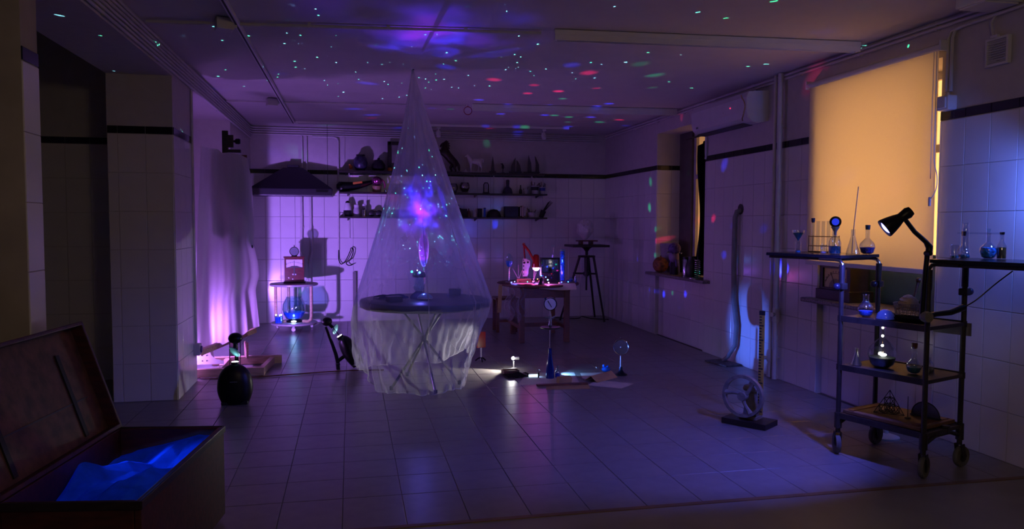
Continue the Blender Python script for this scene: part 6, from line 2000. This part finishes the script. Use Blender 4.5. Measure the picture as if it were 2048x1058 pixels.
# middle shelf
ZM = .5575
vessel('conical_flask', 'small frosted conical flask at the left of the middle trolley shelf', at(.06, .08, ZM), [(.030, 0), (.031, .006), (.010, .075), (.010, .10), (.012, .103)], gm=glass('frosted_glass', (.75, .76, .74), .35, .3))
bf = vessel('round_flask', 'big round flask of dark granules with a column of white lights on the middle shelf', at(.19, .14, ZM), flask_r(.082, .017, .285), .062, DKF)
for z, r in ((.24, .0075), (.19, .0075), (.132, .008)):
    B().ball((0, 0, z), r, 12, 8).obj('light', glow('fairy_white', (1, .95, .80), 9), bf, True)
B().ball((.0, -.01, .077), (.022, .014, .009), 12, 8).obj('light', glow('fairy_white', (1, .95, .80), 9), bf, True)
B().tube([(0, 0, .077), (.002, 0, .19), (0, 0, .28)], .0012, 5).obj('light_wire', COP, bf)
lamp('flask_light', 'POINT', at(.19, .14, ZM + .15), .10, (1, .9, .7), size=.01)
vessel('round_flask', 'corked round flask behind the near post on the middle trolley shelf', at(.40, .12, ZM), flask_r(.042, .016, .155), .038, TEALF, (.158, .016, .03), BROWN)
vessel('glass_bottle', 'small squat bottle behind the corked flask on the middle trolley shelf', at(.42, .24, ZM), [(.03, 0), (.03, .05), (.012, .07), (.012, .085)], .02, DKF)
# bottom shelf
ZB = .2575
wb_ = thing('wooden_board', 'wooden drawing board lying on the bottom trolley shelf', 'board', at(LA / 2, LB / 2, ZB), math.atan2(A_.y, A_.x))
B().box((0, 0, .012), (LA - .05, LB - .03, .02), bev=.002).obj('board', mat('brown_board', (.20, .10, .045), .5, var=.2, stretch=(2, 14, 14)), wb_)
for x in (-.2, .2):
    B().box((x, 0, .0235), (.03, LB - .06, .003)).obj('batten', BROWN, wb_)
py2 = thing('strut_pyramid', 'black wire lattice of stacked tetrahedra on the wooden board', 'model', at(.22, .18, ZB + .0255), math.atan2(A_.y, A_.x) + .5)
L_ = .055
hh = L_ * .8165
e1, e2 = V((L_, 0, 0)), V((L_ / 2, L_ * .866, 0))
e3 = V((L_ / 2, L_ * .2887, hh))
N3 = 3
b = B()
done = set()
for k in range(N3):
    for j in range(N3 - k):
        for i in range(N3 - k - j):
            o = e1 * i + e2 * j + e3 * k
            vsx = [o, o + e1, o + e2, o + e3]
            for m_ in range(4):
                for n2 in range(m_ + 1, 4):
                    key = tuple(sorted((tuple(round(c, 4) for c in vsx[m_]), tuple(round(c, 4) for c in vsx[n2]))))
                    if key in done:
                        continue
                    done.add(key)
                    b.tube([vsx[m_], vsx[n2]], .0022, 5)
b.bm.transform(Matrix.Translation((-.08, -.05, .002)))
stuff(b.obj('struts', BLACKM, py2))
pr_ = thing('half_disc', 'dark half-disc protractor standing behind the lattice on the wooden board', 'protractor', at(.40, .26, ZB + .0255), math.atan2(A_.y, A_.x))
B().tube([(.085 * math.cos(PI * i / 24), 0, .003 + .085 * math.sin(PI * i / 24)) for i in range(25)], .0035, 6).obj('arc', BLACKM, pr_, True)
B().poly([(.083 * math.cos(PI * i / 24), -.001, .003 + .083 * math.sin(PI * i / 24)) for i in range(25)], (0, .002, 0)).obj('plate', glass('smoky_plate', (.30, .30, .34), .12, .3), pr_)
B().box((0, 0, .003), (.17, .03, .006)).obj('foot', BLACKM, pr_)
pin = thing('pin_stand', 'thin upright pin on a small foot beside the lattice model', 'pin', at(.36, .14, ZB + .0255))
B().lathe([(.016, 0), (.016, .006), (.003, .01)], n=12).obj('foot', RUST, pin)
B().tube([(0, 0, .006), (0, 0, .13)], [.0025, .002], 6).obj('pin', RUST, pin)
fb2 = thing('lamp_stand', 'pale round lamp foot on the floor behind the trolley', 'stand', (3.47, 4.35, 0))
B().lathe([(.085, 0), (.085, .012), (.05, .025), (.018, .035), (.014, .07)], n=28).obj('foot', WPAINT, fb2, True)
B().tube([(0, 0, .06), (0, 0, .15)], .010, 8).obj('stem', CAST, fb2)

rr_ = thing('red_ring', 'small red wire ring hanging under the ceiling near the back batten light', 'ring', (1.32, 8.66, 2.70))
B().tube([(.045 * math.cos(2 * PI * i / 24), 0, .045 * math.sin(2 * PI * i / 24)) for i in range(24)], .004, 6, closed=True).obj('ring', REDP, rr_, True)
B().tube([(.0, 0, .045), (0, 0, .066)], .003, 6).obj('hook', BLACK, rr_)
tag(B().tube([(-.30, 10.60, 2.745), (-.30, 10.62, 2.0), (-.30, 10.62, 1.92)], .003, 6).obj('pull_cord', BLACK), 'thin dark cord hanging from the ceiling track beside the hood', 'cord')
